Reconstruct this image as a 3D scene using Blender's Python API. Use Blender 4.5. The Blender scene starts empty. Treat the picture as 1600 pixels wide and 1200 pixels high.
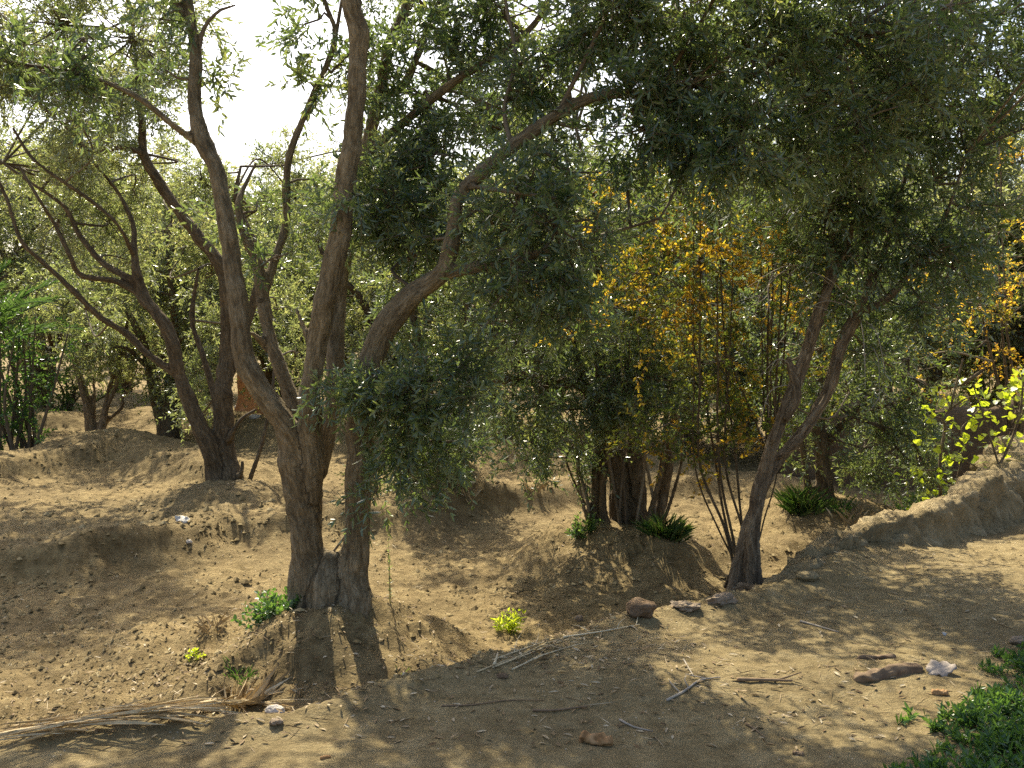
import bpy, math, random
import numpy as np
from mathutils import Vector, Matrix, Quaternion

SC = bpy.context.scene
COL = SC.collection
random.seed(7)
RNG = np.random.default_rng(11)

# ------------------------------------------------------------------ camera
F = 1555.0                                   # focal length in photo pixels (1600 wide)
HORIZON = 520.0
CAMZ = 1.6
PITCH = math.atan((600.0 - HORIZON) / F)
cam_d = bpy.data.cameras.new('camera')
cam_d.sensor_width = 36.0
cam_d.lens = 36.0 * F / 1600.0
cam_d.clip_start = 0.05
cam_d.clip_end = 2000
cam = bpy.data.objects.new('camera', cam_d)
COL.objects.link(cam)
cam.location = (0, 0, CAMZ)
cam.rotation_euler = (math.pi / 2 - PITCH, 0, 0)
SC.camera = cam

# ------------------------------------------------------------------ light
SUN_AZ = math.radians(-16)                   # measured from +Y towards +X
SUN_EL = math.radians(50)
world = bpy.data.worlds.new('World')
SC.world = world
world.use_nodes = True
wn = world.node_tree
bg = wn.nodes['Background']
sky = wn.nodes.new('ShaderNodeTexSky')
sky.sky_type = 'NISHITA'
sky.sun_disc = False
sky.sun_elevation = SUN_EL
sky.sun_rotation = SUN_AZ
sky.air_density = 1.0
sky.dust_density = 4.0
sky.ozone_density = 1.0
wn.links.new(sky.outputs[0], bg.inputs[0])
bg.inputs[1].default_value = 0.13
sun_d = bpy.data.lights.new('sun', 'SUN')
sun_d.energy = 5.0
sun_d.angle = math.radians(0.55)
sun_d.color = (1.0, 0.92, 0.71)
sun = bpy.data.objects.new('sun', sun_d)
COL.objects.link(sun)
TOSUN = Vector((math.sin(SUN_AZ) * math.cos(SUN_EL), math.cos(SUN_AZ) * math.cos(SUN_EL), math.sin(SUN_EL)))
sun.rotation_euler = (-TOSUN).to_track_quat('-Z', 'Y').to_euler()
SC.view_settings.view_transform = 'Standard'
SC.view_settings.look = 'None'
SC.view_settings.gamma = 1.0
SC.view_settings.exposure = 1.08
SC.view_settings.use_curve_mapping = False
SC.cycles.use_denoising = False
SC.cycles.max_bounces = 6
SC.cycles.diffuse_bounces = 4
SC.cycles.glossy_bounces = 2
SC.cycles.transmission_bounces = 4
SC.cycles.transparent_max_bounces = 8
SC.cycles.sample_clamp_direct = 8
SC.cycles.sample_clamp_indirect = 4

# ------------------------------------------------------------------ helpers
CF = np.array([0, math.cos(PITCH), -math.sin(PITCH)])
CU = np.array([0, math.sin(PITCH), math.cos(PITCH)])
CR = np.array([1.0, 0, 0])
C0 = np.array([0, 0, CAMZ])

def ray(px, py):
    return CF + CR * (px - 800.0) / F - CU * (py - 600.0) / F

def P(px, py, Y):
    d = ray(px, py)
    return C0 + d * (Y / d[1])

def G(px, py, z=0.0):
    d = ray(px, py)
    return C0 + d * ((z - CAMZ) / d[2])

def gnoise(p, seed=0):
    """3D gradient noise, p (N,3) -> (N,) about -1..1"""
    p = np.asarray(p, dtype=np.float64)
    i = np.floor(p).astype(np.int64)
    f = p - i
    u = f * f * f * (f * (f * 6 - 15) + 10)
    out = 0
    for dx in (0, 1):
        wx = u[:, 0] if dx else 1 - u[:, 0]
        for dy in (0, 1):
            wy = u[:, 1] if dy else 1 - u[:, 1]
            for dz in (0, 1):
                wz = u[:, 2] if dz else 1 - u[:, 2]
                h = ((i[:, 0] + dx) * 374761393 + (i[:, 1] + dy) * 668265263 + (i[:, 2] + dz) * 2147483647 + seed * 974634777) & 0xffffffff
                h = ((h ^ (h >> 13)) * 1274126177) & 0xffffffff
                h = h ^ (h >> 16)
                a = (h & 0xffff) / 65535.0 * 2 * math.pi
                b = ((h >> 16) & 0xffff) / 65535.0 * 2 - 1
                s = np.sqrt(np.maximum(0, 1 - b * b))
                g = s * np.cos(a) * (f[:, 0] - dx) + s * np.sin(a) * (f[:, 1] - dy) + b * (f[:, 2] - dz)
                out = out + wx * wy * wz * g
    return out * 1.6

def n2(x, y, sc, seed=0):
    return gnoise(np.stack([x * sc, y * sc, np.full_like(x, 0.37 + seed * 3.1)], 1), seed)

def sstep(a, b, x):
    t = np.clip((x - a) / (b - a), 0, 1)
    return t * t * (3 - 2 * t)

def poly_sd(x, y, pts):
    """signed distance to an open polyline, positive to its left; end segments go on"""
    pts = np.array(pts, dtype=float)[:, :2]
    best = np.full(x.shape, 1e18)
    sgn = np.ones(x.shape)
    n = len(pts) - 1
    for k in range(n):
        a, b = pts[k], pts[k + 1]
        d = b - a
        L2 = d @ d
        t = ((x - a[0]) * d[0] + (y - a[1]) * d[1]) / L2
        lo = -1e9 if k == 0 else 0
        hi = 1e9 if k == n - 1 else 1
        t = np.clip(t, lo, hi)
        ex, ey = x - a[0] - t * d[0], y - a[1] - t * d[1]
        q = ex * ex + ey * ey
        c = d[0] * ey - d[1] * ex
        m = q < best
        best = np.where(m, q, best)
        sgn = np.where(m, np.where(c >= 0, 1, -1), sgn)
    return np.sqrt(best) * sgn

def poly_d(x, y, pts):
    """distance to a polyline and parameter 0..1 along"""
    pts = np.array(pts, dtype=float)[:, :2]
    best = np.full(x.shape, 1e18)
    par = np.zeros(x.shape)
    n = len(pts) - 1
    for k in range(n):
        a, b = pts[k], pts[k + 1]
        d = b - a
        t = np.clip(((x - a[0]) * d[0] + (y - a[1]) * d[1]) / (d @ d), 0, 1)
        ex, ey = x - a[0] - t * d[0], y - a[1] - t * d[1]
        q = ex * ex + ey * ey
        m = q < best
        best = np.where(m, q, best)
        par = np.where(m, (k + t) / n, par)
    return np.sqrt(best), par

def make_mesh(name, verts, faces, mat=None, smooth=False, attrs=None):
    """faces: (N,k) array or list of arrays of equal width"""
    if not isinstance(faces, list):
        faces = [faces]
    faces = [np.asarray(f, dtype=np.int32) for f in faces if len(f)]
    verts = np.asarray(verts, dtype=np.float32)
    me = bpy.data.meshes.new(name)
    nl = sum(f.size for f in faces)
    npoly = sum(len(f) for f in faces)
    me.vertices.add(len(verts))
    me.vertices.foreach_set('co', verts.ravel())
    me.loops.add(nl)
    me.polygons.add(npoly)
    li = np.concatenate([f.ravel() for f in faces])
    tot = np.concatenate([np.full(len(f), f.shape[1], dtype=np.int32) for f in faces])
    st = np.concatenate([[0], np.cumsum(tot)[:-1]]).astype(np.int32)
    me.loops.foreach_set('vertex_index', li)
    me.polygons.foreach_set('loop_start', st)
    me.polygons.foreach_set('use_smooth', np.full(npoly, bool(smooth)))
    for k, a in (attrs or {}).items():
        a = np.asarray(a, dtype=np.float32)
        if a.ndim == 1:
            at = me.attributes.new(k, 'FLOAT', 'POINT'); at.data.foreach_set('value', a)
        else:
            at = me.attributes.new(k, 'FLOAT_VECTOR', 'POINT'); at.data.foreach_set('vector', a.ravel())
    me.update(calc_edges=True)
    me.validate()
    if mat:
        me.materials.append(mat)
    return me

def add_obj(name, me, parent=None, loc=None):
    o = bpy.data.objects.new(name, me)
    COL.objects.link(o)
    if parent:
        o.parent = parent
    if loc is not None:
        o.location = loc
    return o

def tag(o, label=None, cat=None, group=None, kind=None):
    if label: o['label'] = label
    if cat: o['category'] = cat
    if group: o['group'] = group
    if kind: o['kind'] = kind
    return o

def thing(name, label, cat, loc=(0, 0, 0), rz=0, group=None):
    o = bpy.data.objects.new(name, None)
    o.empty_display_size = 0.1
    COL.objects.link(o)
    o.location = loc
    o.rotation_euler = (0, 0, rz)
    return tag(o, label, cat, group)

def part(name, root, verts, faces, mat, smooth=False, attrs=None, kind=None):
    v = np.asarray(verts, dtype=float)
    if root is not None:
        v = v - np.array(root.location)
    o = add_obj(name, make_mesh(name, v, faces, mat, smooth, attrs), root)
    if kind: o['kind'] = kind
    return o

def copy_tree(o, parent=None):
    c = o.copy()
    COL.objects.link(c)
    c.parent = parent
    for ch in list(o.children):
        copy_tree(ch, c)
    return c

class MB:
    """collects verts / quads / tris"""
    def __init__(s):
        s.v = []; s.q = []; s.t = []; s.n = 0; s.a = []
    def add(s, v, q=None, t=None, a=None):
        v = np.asarray(v, dtype=float)
        if q is not None and len(q): s.q.append(np.asarray(q) + s.n)
        if t is not None and len(t): s.t.append(np.asarray(t) + s.n)
        s.v.append(v); s.n += len(v)
        s.a.append(np.zeros(len(v)) if a is None else np.broadcast_to(np.asarray(a, float), (len(v),)))
    def get(s):
        f = []
        if s.q: f.append(np.concatenate(s.q))
        if s.t: f.append(np.concatenate(s.t))
        return np.concatenate(s.v), f, np.concatenate(s.a)
    def part(s, name, root, mat, smooth=False, kind=None):
        v, f, a = s.get()
        return part(name, root, v, f, mat, smooth, {'tint': a}, kind)

def catmull(pts, step):
    """pts (N,k) first three are xyz -> resampled smooth curve"""
    p = np.asarray(pts, dtype=float)
    if len(p) == 2:
        n = max(2, int(np.linalg.norm(p[1, :3] - p[0, :3]) / step) + 1)
        t = np.linspace(0, 1, n)[:, None]
        return p[0] * (1 - t) + p[1] * t
    e = np.vstack([2 * p[0] - p[1], p, 2 * p[-1] - p[-2]])
    out = []
    for i in range(1, len(e) - 2):
        a, b, c, d = e[i - 1], e[i], e[i + 1], e[i + 2]
        n = max(1, int(np.linalg.norm(c[:3] - b[:3]) / step))
        t = (np.arange(n) / n)[:, None]
        out.append(0.5 * (2 * b + (c - a) * t + (2 * a - 5 * b + 4 * c - d) * t ** 2 + (3 * b - a - 3 * c + d) * t ** 3))
    out.append(p[-1:])
    return np.vstack(out)

def frames(c):
    """parallel transport frames along curve c (N,3)"""
    T = np.gradient(c, axis=0)
    T /= np.linalg.norm(T, axis=1)[:, None] + 1e-9
    u = np.cross(T[0], [0.3, 1, 0.2]); u /= np.linalg.norm(u)
    U = [u]
    for i in range(1, len(c)):
        u = u - T[i] * (u @ T[i]); u = u / (np.linalg.norm(u) + 1e-9)
        U.append(u)
    U = np.array(U)
    return T, U, np.cross(T, U)

def tube(c, r, seg=8, cap=True, rfun=None):
    """c (N,3), r (N,), returns verts, quads, tris"""
    T, U, V = frames(c)
    th = np.arange(seg) / seg * 2 * math.pi
    rr = np.asarray(r)[:, None] * np.ones(seg)[None]
    if rfun is not None:
        rr = rr * rfun
    v = c[:, None] + (U[:, None] * np.cos(th)[None, :, None] + V[:, None] * np.sin(th)[None, :, None]) * rr[..., None]
    n = len(c)
    i = np.arange(n - 1)[:, None] * seg
    j = np.arange(seg)[None]
    k = (j + 1) % seg
    q = np.stack([i + j, i + k, i + seg + k, i + seg + j], -1).reshape(-1, 4)
    v = v.reshape(-1, 3)
    t = np.zeros((0, 3), int)
    if cap:
        v = np.vstack([v, c[0], c[-1]])
        a, b = len(v) - 2, len(v) - 1
        jj = np.arange(seg); kk = (jj + 1) % seg
        o = (n - 1) * seg
        t = np.vstack([np.stack([kk, jj, np.full(seg, a)], 1), np.stack([o + jj, o + kk, np.full(seg, b)], 1)])
    return v, q, t

def unit(v):
    return v / (np.linalg.norm(v, axis=-1, keepdims=True) + 1e-9)

# ------------------------------------------------------------------ materials
def new_mat(name):
    m = bpy.data.materials.new(name)
    m.use_nodes = True
    nt = m.node_tree
    for n in list(nt.nodes):
        nt.nodes.remove(n)
    out = nt.nodes.new('ShaderNodeOutputMaterial')
    return m, nt, out

def nd(nt, kind, **kw):
    n = nt.nodes.new(kind)
    for k, v in kw.items():
        if k.startswith('i_'):
            n.inputs[k[2:].replace('_', ' ')].default_value = v
        else:
            setattr(n, k, v)
    return n

def ramp(nt, fac, stops):
    r = nt.nodes.new('ShaderNodeValToRGB')
    e = r.color_ramp.elements
    while len(e) > 1: e.remove(e[-1])
    e[0].position = stops[0][0]; e[0].color = (*stops[0][1], 1)
    for p, c in stops[1:]:
        x = e.new(p); x.color = (*c, 1)
    nt.links.new(fac, r.inputs[0])
    return r.outputs[0]

def mixc(nt, fac, a, b, mode='MIX'):
    m = nt.nodes.new('ShaderNodeMix'); m.data_type = 'RGBA'; m.blend_type = mode
    for s, v in ((m.inputs[0], fac), (m.inputs[6], a), (m.inputs[7], b)):
        if hasattr(v, 'is_linked') or isinstance(v, bpy.types.NodeSocket): nt.links.new(v, s)
        elif isinstance(v, (int, float)): s.default_value = v
        else: s.default_value = (*v, 1)
    return m.outputs[2]

def mat_soil():
    m, nt, out = new_mat('dry_soil')
    L = nt.links.new
    tc = nd(nt, 'ShaderNodeNewGeometry')
    pos = tc.outputs['Position']
    def noise(sc, det=5, rough=0.6):
        n = nd(nt, 'ShaderNodeTexNoise', i_Scale=sc, i_Detail=det, i_Roughness=rough)
        L(pos, n.inputs['Vector']); return n.outputs['Fac']
    big = noise(1.1, 6)
    mid = noise(9, 5, 0.65)
    fine = noise(62, 6, 0.75)
    at = nd(nt, 'ShaderNodeAttribute', attribute_name='pathness')
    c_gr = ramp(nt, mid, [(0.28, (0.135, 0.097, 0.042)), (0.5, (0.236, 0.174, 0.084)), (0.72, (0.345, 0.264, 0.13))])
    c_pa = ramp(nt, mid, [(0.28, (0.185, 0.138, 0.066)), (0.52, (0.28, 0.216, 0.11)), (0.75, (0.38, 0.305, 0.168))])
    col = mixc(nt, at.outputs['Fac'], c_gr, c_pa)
    col = mixc(nt, 0.55, col, ramp(nt, big, [(0.32, (0.5, 0.48, 0.46)), (0.5, (.9, .89, .87)), (0.68, (1.16, 1.13, 1.06))]), 'MULTIPLY')
    col = mixc(nt, 0.7, col, ramp(nt, fine, [(0.3, (0.66, 0.62, 0.58)), (0.55, (1.0, 1.0, 1.0)), (0.74, (1.3, 1.27, 1.2))]), 'MULTIPLY')
    vor = nd(nt, 'ShaderNodeTexVoronoi', i_Scale=42.0); L(pos, vor.inputs['Vector'])
    speck = ramp(nt, vor.outputs['Distance'], [(0.0, (1, 1, 1)), (0.16, (1, 1, 1)), (0.2, (0, 0, 0))])
    sn = noise(5, 2)
    gate = ramp(nt, sn, [(0.52, (0, 0, 0)), (0.6, (1, 1, 1))])
    sm = mixc(nt, 1.0, speck, gate, 'MULTIPLY')
    lit = nd(nt, 'ShaderNodeSeparateColor'); L(vor.outputs['Color'], lit.inputs[0])
    scol = ramp(nt, lit.outputs[0], [(0.0, (0.12, 0.07, 0.035)), (0.6, (0.22, 0.15, 0.08)), (0.8, (0.5, 0.42, 0.30))])
    col = mixc(nt, sm, col, scol)
    b = nd(nt, 'ShaderNodeBsdfPrincipled', i_Roughness=0.95)
    b.inputs['Specular IOR Level'].default_value = 0.12
    L(col, b.inputs['Base Color'])
    h1 = nd(nt, 'ShaderNodeMath', operation='MULTIPLY_ADD'); L(mid, h1.inputs[0]); h1.inputs[1].default_value = 2.2; L(fine, h1.inputs[2])
    bp = nd(nt, 'ShaderNodeBump', i_Strength=0.9, i_Distance=0.022)
    L(h1.outputs[0], bp.inputs['Height']); L(bp.outputs[0], b.inputs['Normal'])
    L(b.outputs[0], out.inputs[0])
    return m

def mat_earth(name, c0, c1, c2, scale=6, bump=0.02):
    m, nt, out = new_mat(name)
    L = nt.links.new
    g = nd(nt, 'ShaderNodeNewGeometry')
    n1 = nd(nt, 'ShaderNodeTexNoise', i_Scale=scale, i_Detail=8, i_Roughness=0.7); L(g.outputs['Position'], n1.inputs['Vector'])
    n3 = nd(nt, 'ShaderNodeTexNoise', i_Scale=scale * 9, i_Detail=4, i_Roughness=0.7); L(g.outputs['Position'], n3.inputs['Vector'])
    col = ramp(nt, n1.outputs['Fac'], [(0.3, c0), (0.52, c1), (0.72, c2)])
    col = mixc(nt, 0.6, col, ramp(nt, n3.outputs['Fac'], [(0.3, (0.6, 0.58, 0.55)), (0.6, (1.1, 1.1, 1.1))]), 'MULTIPLY')
    b = nd(nt, 'ShaderNodeBsdfPrincipled', i_Roughness=0.95)
    b.inputs['Specular IOR Level'].default_value = 0.12
    L(col, b.inputs['Base Color'])
    h = nd(nt, 'ShaderNodeMath', operation='MULTIPLY_ADD'); L(n1.outputs['Fac'], h.inputs[0]); h.inputs[1].default_value = 2.5; L(n3.outputs['Fac'], h.inputs[2])
    bp = nd(nt, 'ShaderNodeBump', i_Strength=0.8, i_Distance=bump)
    L(h.outputs[0], bp.inputs['Height']); L(bp.outputs[0], b.inputs['Normal'])
    L(b.outputs[0], out.inputs[0])
    return m

def mat_bark(name, dark, mid, light, dusty=0.0):
    """uses the unrolled limb coordinate stored per vertex"""
    m, nt, out = new_mat(name)
    L = nt.links.new
    at = nd(nt, 'ShaderNodeAttribute', attribute_name='bark')
    mp = nd(nt, 'ShaderNodeMapping'); mp.inputs['Scale'].default_value = (1, 1, 0.24)
    L(at.outputs['Vector'], mp.inputs[0])
    n1 = nd(nt, 'ShaderNodeTexNoise', i_Scale=34, i_Detail=7, i_Roughness=0.68); L(mp.outputs[0], n1.inputs['Vector'])
    n2_ = nd(nt, 'ShaderNodeTexNoise', i_Scale=110, i_Detail=4, i_Roughness=0.7); L(mp.outputs[0], n2_.inputs['Vector'])
    wv = nd(nt, 'ShaderNodeVectorMath', operation='MULTIPLY_ADD'); L(n1.outputs['Color'], wv.inputs[0]); wv.inputs[1].default_value = (.05, .05, .05); L(mp.outputs[0], wv.inputs[2])
    vo = nd(nt, 'ShaderNodeTexVoronoi', i_Scale=40, feature='DISTANCE_TO_EDGE'); L(wv.outputs[0], vo.inputs['Vector'])
    crack = ramp(nt, vo.outputs['Distance'], [(0.0, (0, 0, 0)), (0.10, (.7, .7, .7)), (0.3, (1, 1, 1))])
    g = nd(nt, 'ShaderNodeNewGeometry')
    n3 = nd(nt, 'ShaderNodeTexNoise', i_Scale=3.3, i_Detail=4); L(g.outputs['Position'], n3.inputs['Vector'])
    col = ramp(nt, n1.outputs['Fac'], [(0.3, dark), (0.5, mid), (0.7, light)])
    col = mixc(nt, 0.6, col, ramp(nt, n3.outputs['Fac'], [(0.3, (0.6, 0.56, 0.5)), (0.55, (1, 1, 1)), (0.75, (1.25, 1.15, 1.0))]), 'MULTIPLY')
    col = mixc(nt, 0.5, col, ramp(nt, n2_.outputs['Fac'], [(0.3, (0.55, 0.55, 0.55)), (0.6, (1.1, 1.1, 1.1))]), 'MULTIPLY')
    col = mixc(nt, 0.22, col, crack, 'MULTIPLY')
    b = nd(nt, 'ShaderNodeBsdfPrincipled', i_Roughness=0.9)
    b.inputs['Specular IOR Level'].default_value = 0.2
    L(col, b.inputs['Base Color'])
    h = nd(nt, 'ShaderNodeMath', operation='MULTIPLY_ADD'); L(n1.outputs['Fac'], h.inputs[0]); h.inputs[1].default_value = 2.5; L(n2_.outputs['Fac'], h.inputs[2])
    hc = nd(nt, 'ShaderNodeMath', operation='MULTIPLY_ADD'); L(crack, hc.inputs[0]); hc.inputs[1].default_value = 0.22; L(h.outputs[0], hc.inputs[2])
    bp = nd(nt, 'ShaderNodeBump', i_Strength=1.0, i_Distance=0.016)
    L(hc.outputs[0], bp.inputs['Height']); L(bp.outputs[0], b.inputs['Normal'])
    L(b.outputs[0], out.inputs[0])
    return m

def mat_leaf(name, stops, trans, tmix=0.4, rough=0.38, spec=0.5, under=None):
    """stops: colours over the per-leaf tint 0..1; trans: colour of light let through, over the same tint"""
    m, nt, out = new_mat(name)
    L = nt.links.new
    at = nd(nt, 'ShaderNodeAttribute', attribute_name='tint')
    col = ramp(nt, at.outputs['Fac'], stops)
    if under:
        g = nd(nt, 'ShaderNodeNewGeometry')
        col = mixc(nt, g.outputs['Backfacing'], col, under)
    b = nd(nt, 'ShaderNodeBsdfPrincipled', i_Roughness=rough)
    b.inputs['Specular IOR Level'].default_value = spec
    L(col, b.inputs['Base Color'])
    t = nd(nt, 'ShaderNodeBsdfTranslucent')
    L(ramp(nt, at.outputs['Fac'], trans), t.inputs[0])
    mx = nd(nt, 'ShaderNodeMixShader'); mx.inputs[0].default_value = tmix
    L(b.outputs[0], mx.inputs[1]); L(t.outputs[0], mx.inputs[2])
    L(mx.outputs[0], out.inputs[0])
    return m

def mat_plain(name, stops, rough=0.85, scale=30):
    """per-piece tint ramp with a little grain"""
    m, nt, out = new_mat(name)
    L = nt.links.new
    at = nd(nt, 'ShaderNodeAttribute', attribute_name='tint')
    g = nd(nt, 'ShaderNodeNewGeometry')
    n1 = nd(nt, 'ShaderNodeTexNoise', i_Scale=scale, i_Detail=5, i_Roughness=0.7); L(g.outputs['Position'], n1.inputs['Vector'])
    col = ramp(nt, at.outputs['Fac'], stops)
    col = mixc(nt, 0.7, col, ramp(nt, n1.outputs['Fac'], [(0.3, (0.6, 0.58, 0.55)), (0.65, (1.15, 1.15, 1.12))]), 'MULTIPLY')
    b = nd(nt, 'ShaderNodeBsdfPrincipled', i_Roughness=rough)
    b.inputs['Specular IOR Level'].default_value = 0.25
    L(col, b.inputs['Base Color'])
    bp = nd(nt, 'ShaderNodeBump', i_Strength=0.6, i_Distance=0.006)
    L(n1.outputs['Fac'], bp.inputs['Height']); L(bp.outputs[0], b.inputs['Normal'])
    L(b.outputs[0], out.inputs[0])
    return m

M = {}
M['soil'] = mat_soil()
M['wall'] = mat_earth('rammed_earth', (0.22, 0.165, 0.085), (0.35, 0.272, 0.15), (0.47, 0.385, 0.235), 7, 0.04)
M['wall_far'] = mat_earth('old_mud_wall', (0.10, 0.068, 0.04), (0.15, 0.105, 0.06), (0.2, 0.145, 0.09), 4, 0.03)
M['wall_ochre'] = mat_earth('ochre_mud', (0.36, 0.17, 0.07), (0.46, 0.23, 0.10), (0.5, 0.3, 0.16), 3, 0.02)
M['stone'] = mat_earth('pale_stone', (0.26, 0.19, 0.12), (0.38, 0.29, 0.2), (0.5, 0.41, 0.3), 14, 0.02)
M['stone_brown'] = mat_earth('brown_stone', (0.15, 0.095, 0.055), (0.22, 0.15, 0.09), (0.3, 0.21, 0.14), 16, 0.015)
M['stone_white'] = mat_earth('white_stone', (0.42, 0.37, 0.31), (0.55, 0.5, 0.44), (0.66, 0.62, 0.56), 14, 0.01)
M['bark'] = mat_bark('olive_bark', (0.13, 0.096, 0.055), (0.285, 0.222, 0.13), (0.45, 0.365, 0.235))
M['bark_dark'] = mat_bark('dark_bark', (0.075, 0.053, 0.03), (0.175, 0.128, 0.073), (0.29, 0.22, 0.135))
M['bark_pale'] = mat_bark('pale_flaking_bark', (0.09, 0.064, 0.04), (0.24, 0.18, 0.115), (0.46, 0.375, 0.26))
M['twig'] = mat_plain('twig_wood', [(0, (0.09, 0.065, 0.04)), (1, (0.2, 0.16, 0.11))])
M['dead_twig'] = mat_plain('dead_twig_wood', [(0, (0.25, 0.21, 0.16)), (1, (0.42, 0.37, 0.31))])
OL = [(0, (0.034, 0.06, 0.028)), (0.5, (0.062, 0.098, 0.044)), (0.85, (0.09, 0.13, 0.055)), (1, (0.14, 0.17, 0.075))]
OT = [(0, (0.15, 0.23, 0.05)), (0.6, (0.27, 0.35, 0.08)), (1, (0.45, 0.47, 0.11))]
M['olive'] = mat_leaf('olive_leaf', OL, OT, 0.36, 0.27, 0.8, under=(0.14, 0.185, 0.108))
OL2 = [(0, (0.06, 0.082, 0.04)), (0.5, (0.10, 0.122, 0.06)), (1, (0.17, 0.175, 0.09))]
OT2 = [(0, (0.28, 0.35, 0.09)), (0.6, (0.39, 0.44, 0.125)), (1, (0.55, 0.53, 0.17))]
M['olive_lit'] = mat_leaf('olive_leaf_sunlit', OL2, OT2, 0.45, 0.28, 0.8, under=(0.19, 0.21, 0.145))  # lighter copy of the olive leaf, sunlit look put into its colours
PC = [(0, (0.04, 0.06, 0.015)), (0.35, (0.08, 0.085, 0.018)), (0.6, (0.20, 0.12, 0.02)), (0.85, (0.33, 0.17, 0.025)), (1, (0.42, 0.26, 0.03))]
PT = [(0, (0.16, 0.22, 0.03)), (0.35, (0.34, 0.34, 0.03)), (0.6, (0.75, 0.52, 0.04)), (0.85, (0.92, 0.52, 0.04)), (1, (0.95, 0.74, 0.06))]
M['copper'] = mat_leaf('pomegranate_leaf', PC, PT, 0.5, 0.4, 0.4)
BG = [(0, (0.14, 0.2, 0.02)), (1, (0.25, 0.31, 0.03))]
BT = [(0, (0.6, 0.74, 0.03)), (1, (0.85, 0.92, 0.06))]
M['bright'] = mat_leaf('mulberry_leaf', BG, BT, 0.5, 0.4, 0.5)
GG = [(0, (0.022, 0.06, 0.02)), (0.6, (0.04, 0.10, 0.03)), (1, (0.08, 0.15, 0.04))]
GT = [(0, (0.10, 0.22, 0.03)), (1, (0.25, 0.42, 0.06))]
M['green'] = mat_leaf('weed_leaf', GG, GT, 0.38, 0.36, 0.5)
M['grass'] = mat_leaf('grass_blade', [(0, (0.035, 0.075, 0.02)), (0.8, (0.08, 0.13, 0.035)), (1, (0.2, 0.17, 0.07))], [(0, (0.10, 0.2, 0.03)), (0.8, (0.25, 0.36, 0.06)), (1, (0.4, 0.36, 0.12))], 0.4, 0.4, 0.4)
M['palm'] = mat_leaf('palm_leaf', [(0, (0.03, 0.07, 0.02)), (1, (0.07, 0.13, 0.045))], [(0, (0.06, 0.13, 0.02)), (1, (0.14, 0.23, 0.05))], 0.35, 0.4, 0.3)
M['straw'] = mat_plain('dry_straw', [(0, (0.27, 0.19, 0.09)), (0.5, (0.46, 0.35, 0.19)), (1, (0.64, 0.54, 0.36))], 0.7)
M['drywood'] = mat_plain('dry_wood', [(0, (0.10, 0.065, 0.04)), (0.5, (0.20, 0.135, 0.08)), (1, (0.32, 0.22, 0.13))])
M['rotwood'] = mat_plain('orange_rotten_wood', [(0, (0.16, 0.08, 0.03)), (0.5, (0.34, 0.19, 0.08)), (1, (0.42, 0.27, 0.14))])
M['clod'] = mat_plain('soil_clod', [(0, (0.16, 0.115, 0.05)), (0.6, (0.24, 0.178, 0.08)), (1, (0.35, 0.275, 0.145))], 0.95)
M['litter_leaf'] = mat_plain('fallen_leaf', [(0, (0.12, 0.07, 0.03)), (0.6, (0.26, 0.18, 0.09)), (1, (0.48, 0.40, 0.27))], 0.7)
M['paper'] = mat_plain('white_rag', [(0, (0.5, 0.47, 0.43)), (1, (0.62, 0.59, 0.54))])
M['paleleaf'] = mat_plain('dry_pale_leaf', [(0, (0.3, 0.25, 0.21)), (1, (0.38, 0.32, 0.27))])

# ------------------------------------------------------------------ terrain
EDGE_PX = [(-300, 1235), (0, 1168), (250, 1120), (440, 1108), (560, 1078), (780, 1030), (930, 988), (1050, 955), (1150, 936), (1240, 905), (1330, 868), (1480, 838), (1600, 800), (1750, 752)]
EDGE = [G(x, y, 0.0) for x, y in EDGE_PX]
EDGE.append(EDGE[-1] + (EDGE[-1] - EDGE[-2]) * 6)
def gp(lst, z): return [G(x, y, z) for x, y in lst]
BUNDS = [  # crest line, height, width, noise seed
    (gp([(-300, 872), (0, 852), (150, 838), (280, 818), (330, 806), (420, 800), (520, 796), (620, 788), (700, 772), (830, 765), (905, 752)], -0.12), 0.30, 0.30),
    (gp([(-300, 735), (0, 718), (130, 706), (200, 690), (260, 706), (330, 722)], -0.10), 0.30, 0.42),
    (gp([(230, 640), (330, 646), (420, 660), (520, 668)], 0.0), 0.30, 0.5),
    (gp([(690, 676), (800, 690), (900, 700), (1000, 705)], 0.02), 0.25, 0.5),
    (gp([(-300, 660), (0, 652), (90, 648)], 0.0), 0.28, 0.5),
    (gp([(1050, 740), (1130, 735), (1200, 745)], -0.1), 0.2, 0.4),
    (gp([(1050, 880), (1120, 870), (1200, 860)], -0.3), 0.1, 0.25),
]
MOUNDS = [(*G(525, 1012, -0.25)[:2], 0.21, 0.58), (*G(620, 990, -0.3)[:2], 0.16, 0.36), (*G(300, 1000, -0.36)[:2], 0.12, 0.45), (*G(330, 1092, -0.36)[:2], 0.11, 0.22), (*G(445, 1010, -0.28)[:2], 0.16, 0.38),
          (*G(360, 772, -0.2)[:2], 0.26, 0.8), (*G(980, 842, -0.16)[:2], 0.27, 0.72), (*G(890, 850, -0.3)[:2], 0.1, 0.5), (*G(1290, 795, -0.15)[:2], 0.32, 0.75),
          (*G(690, 765, -0.15)[:2], 0.32, 0.5), (*G(145, 690, -0.05)[:2], 0.13, 0.8)]

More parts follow.
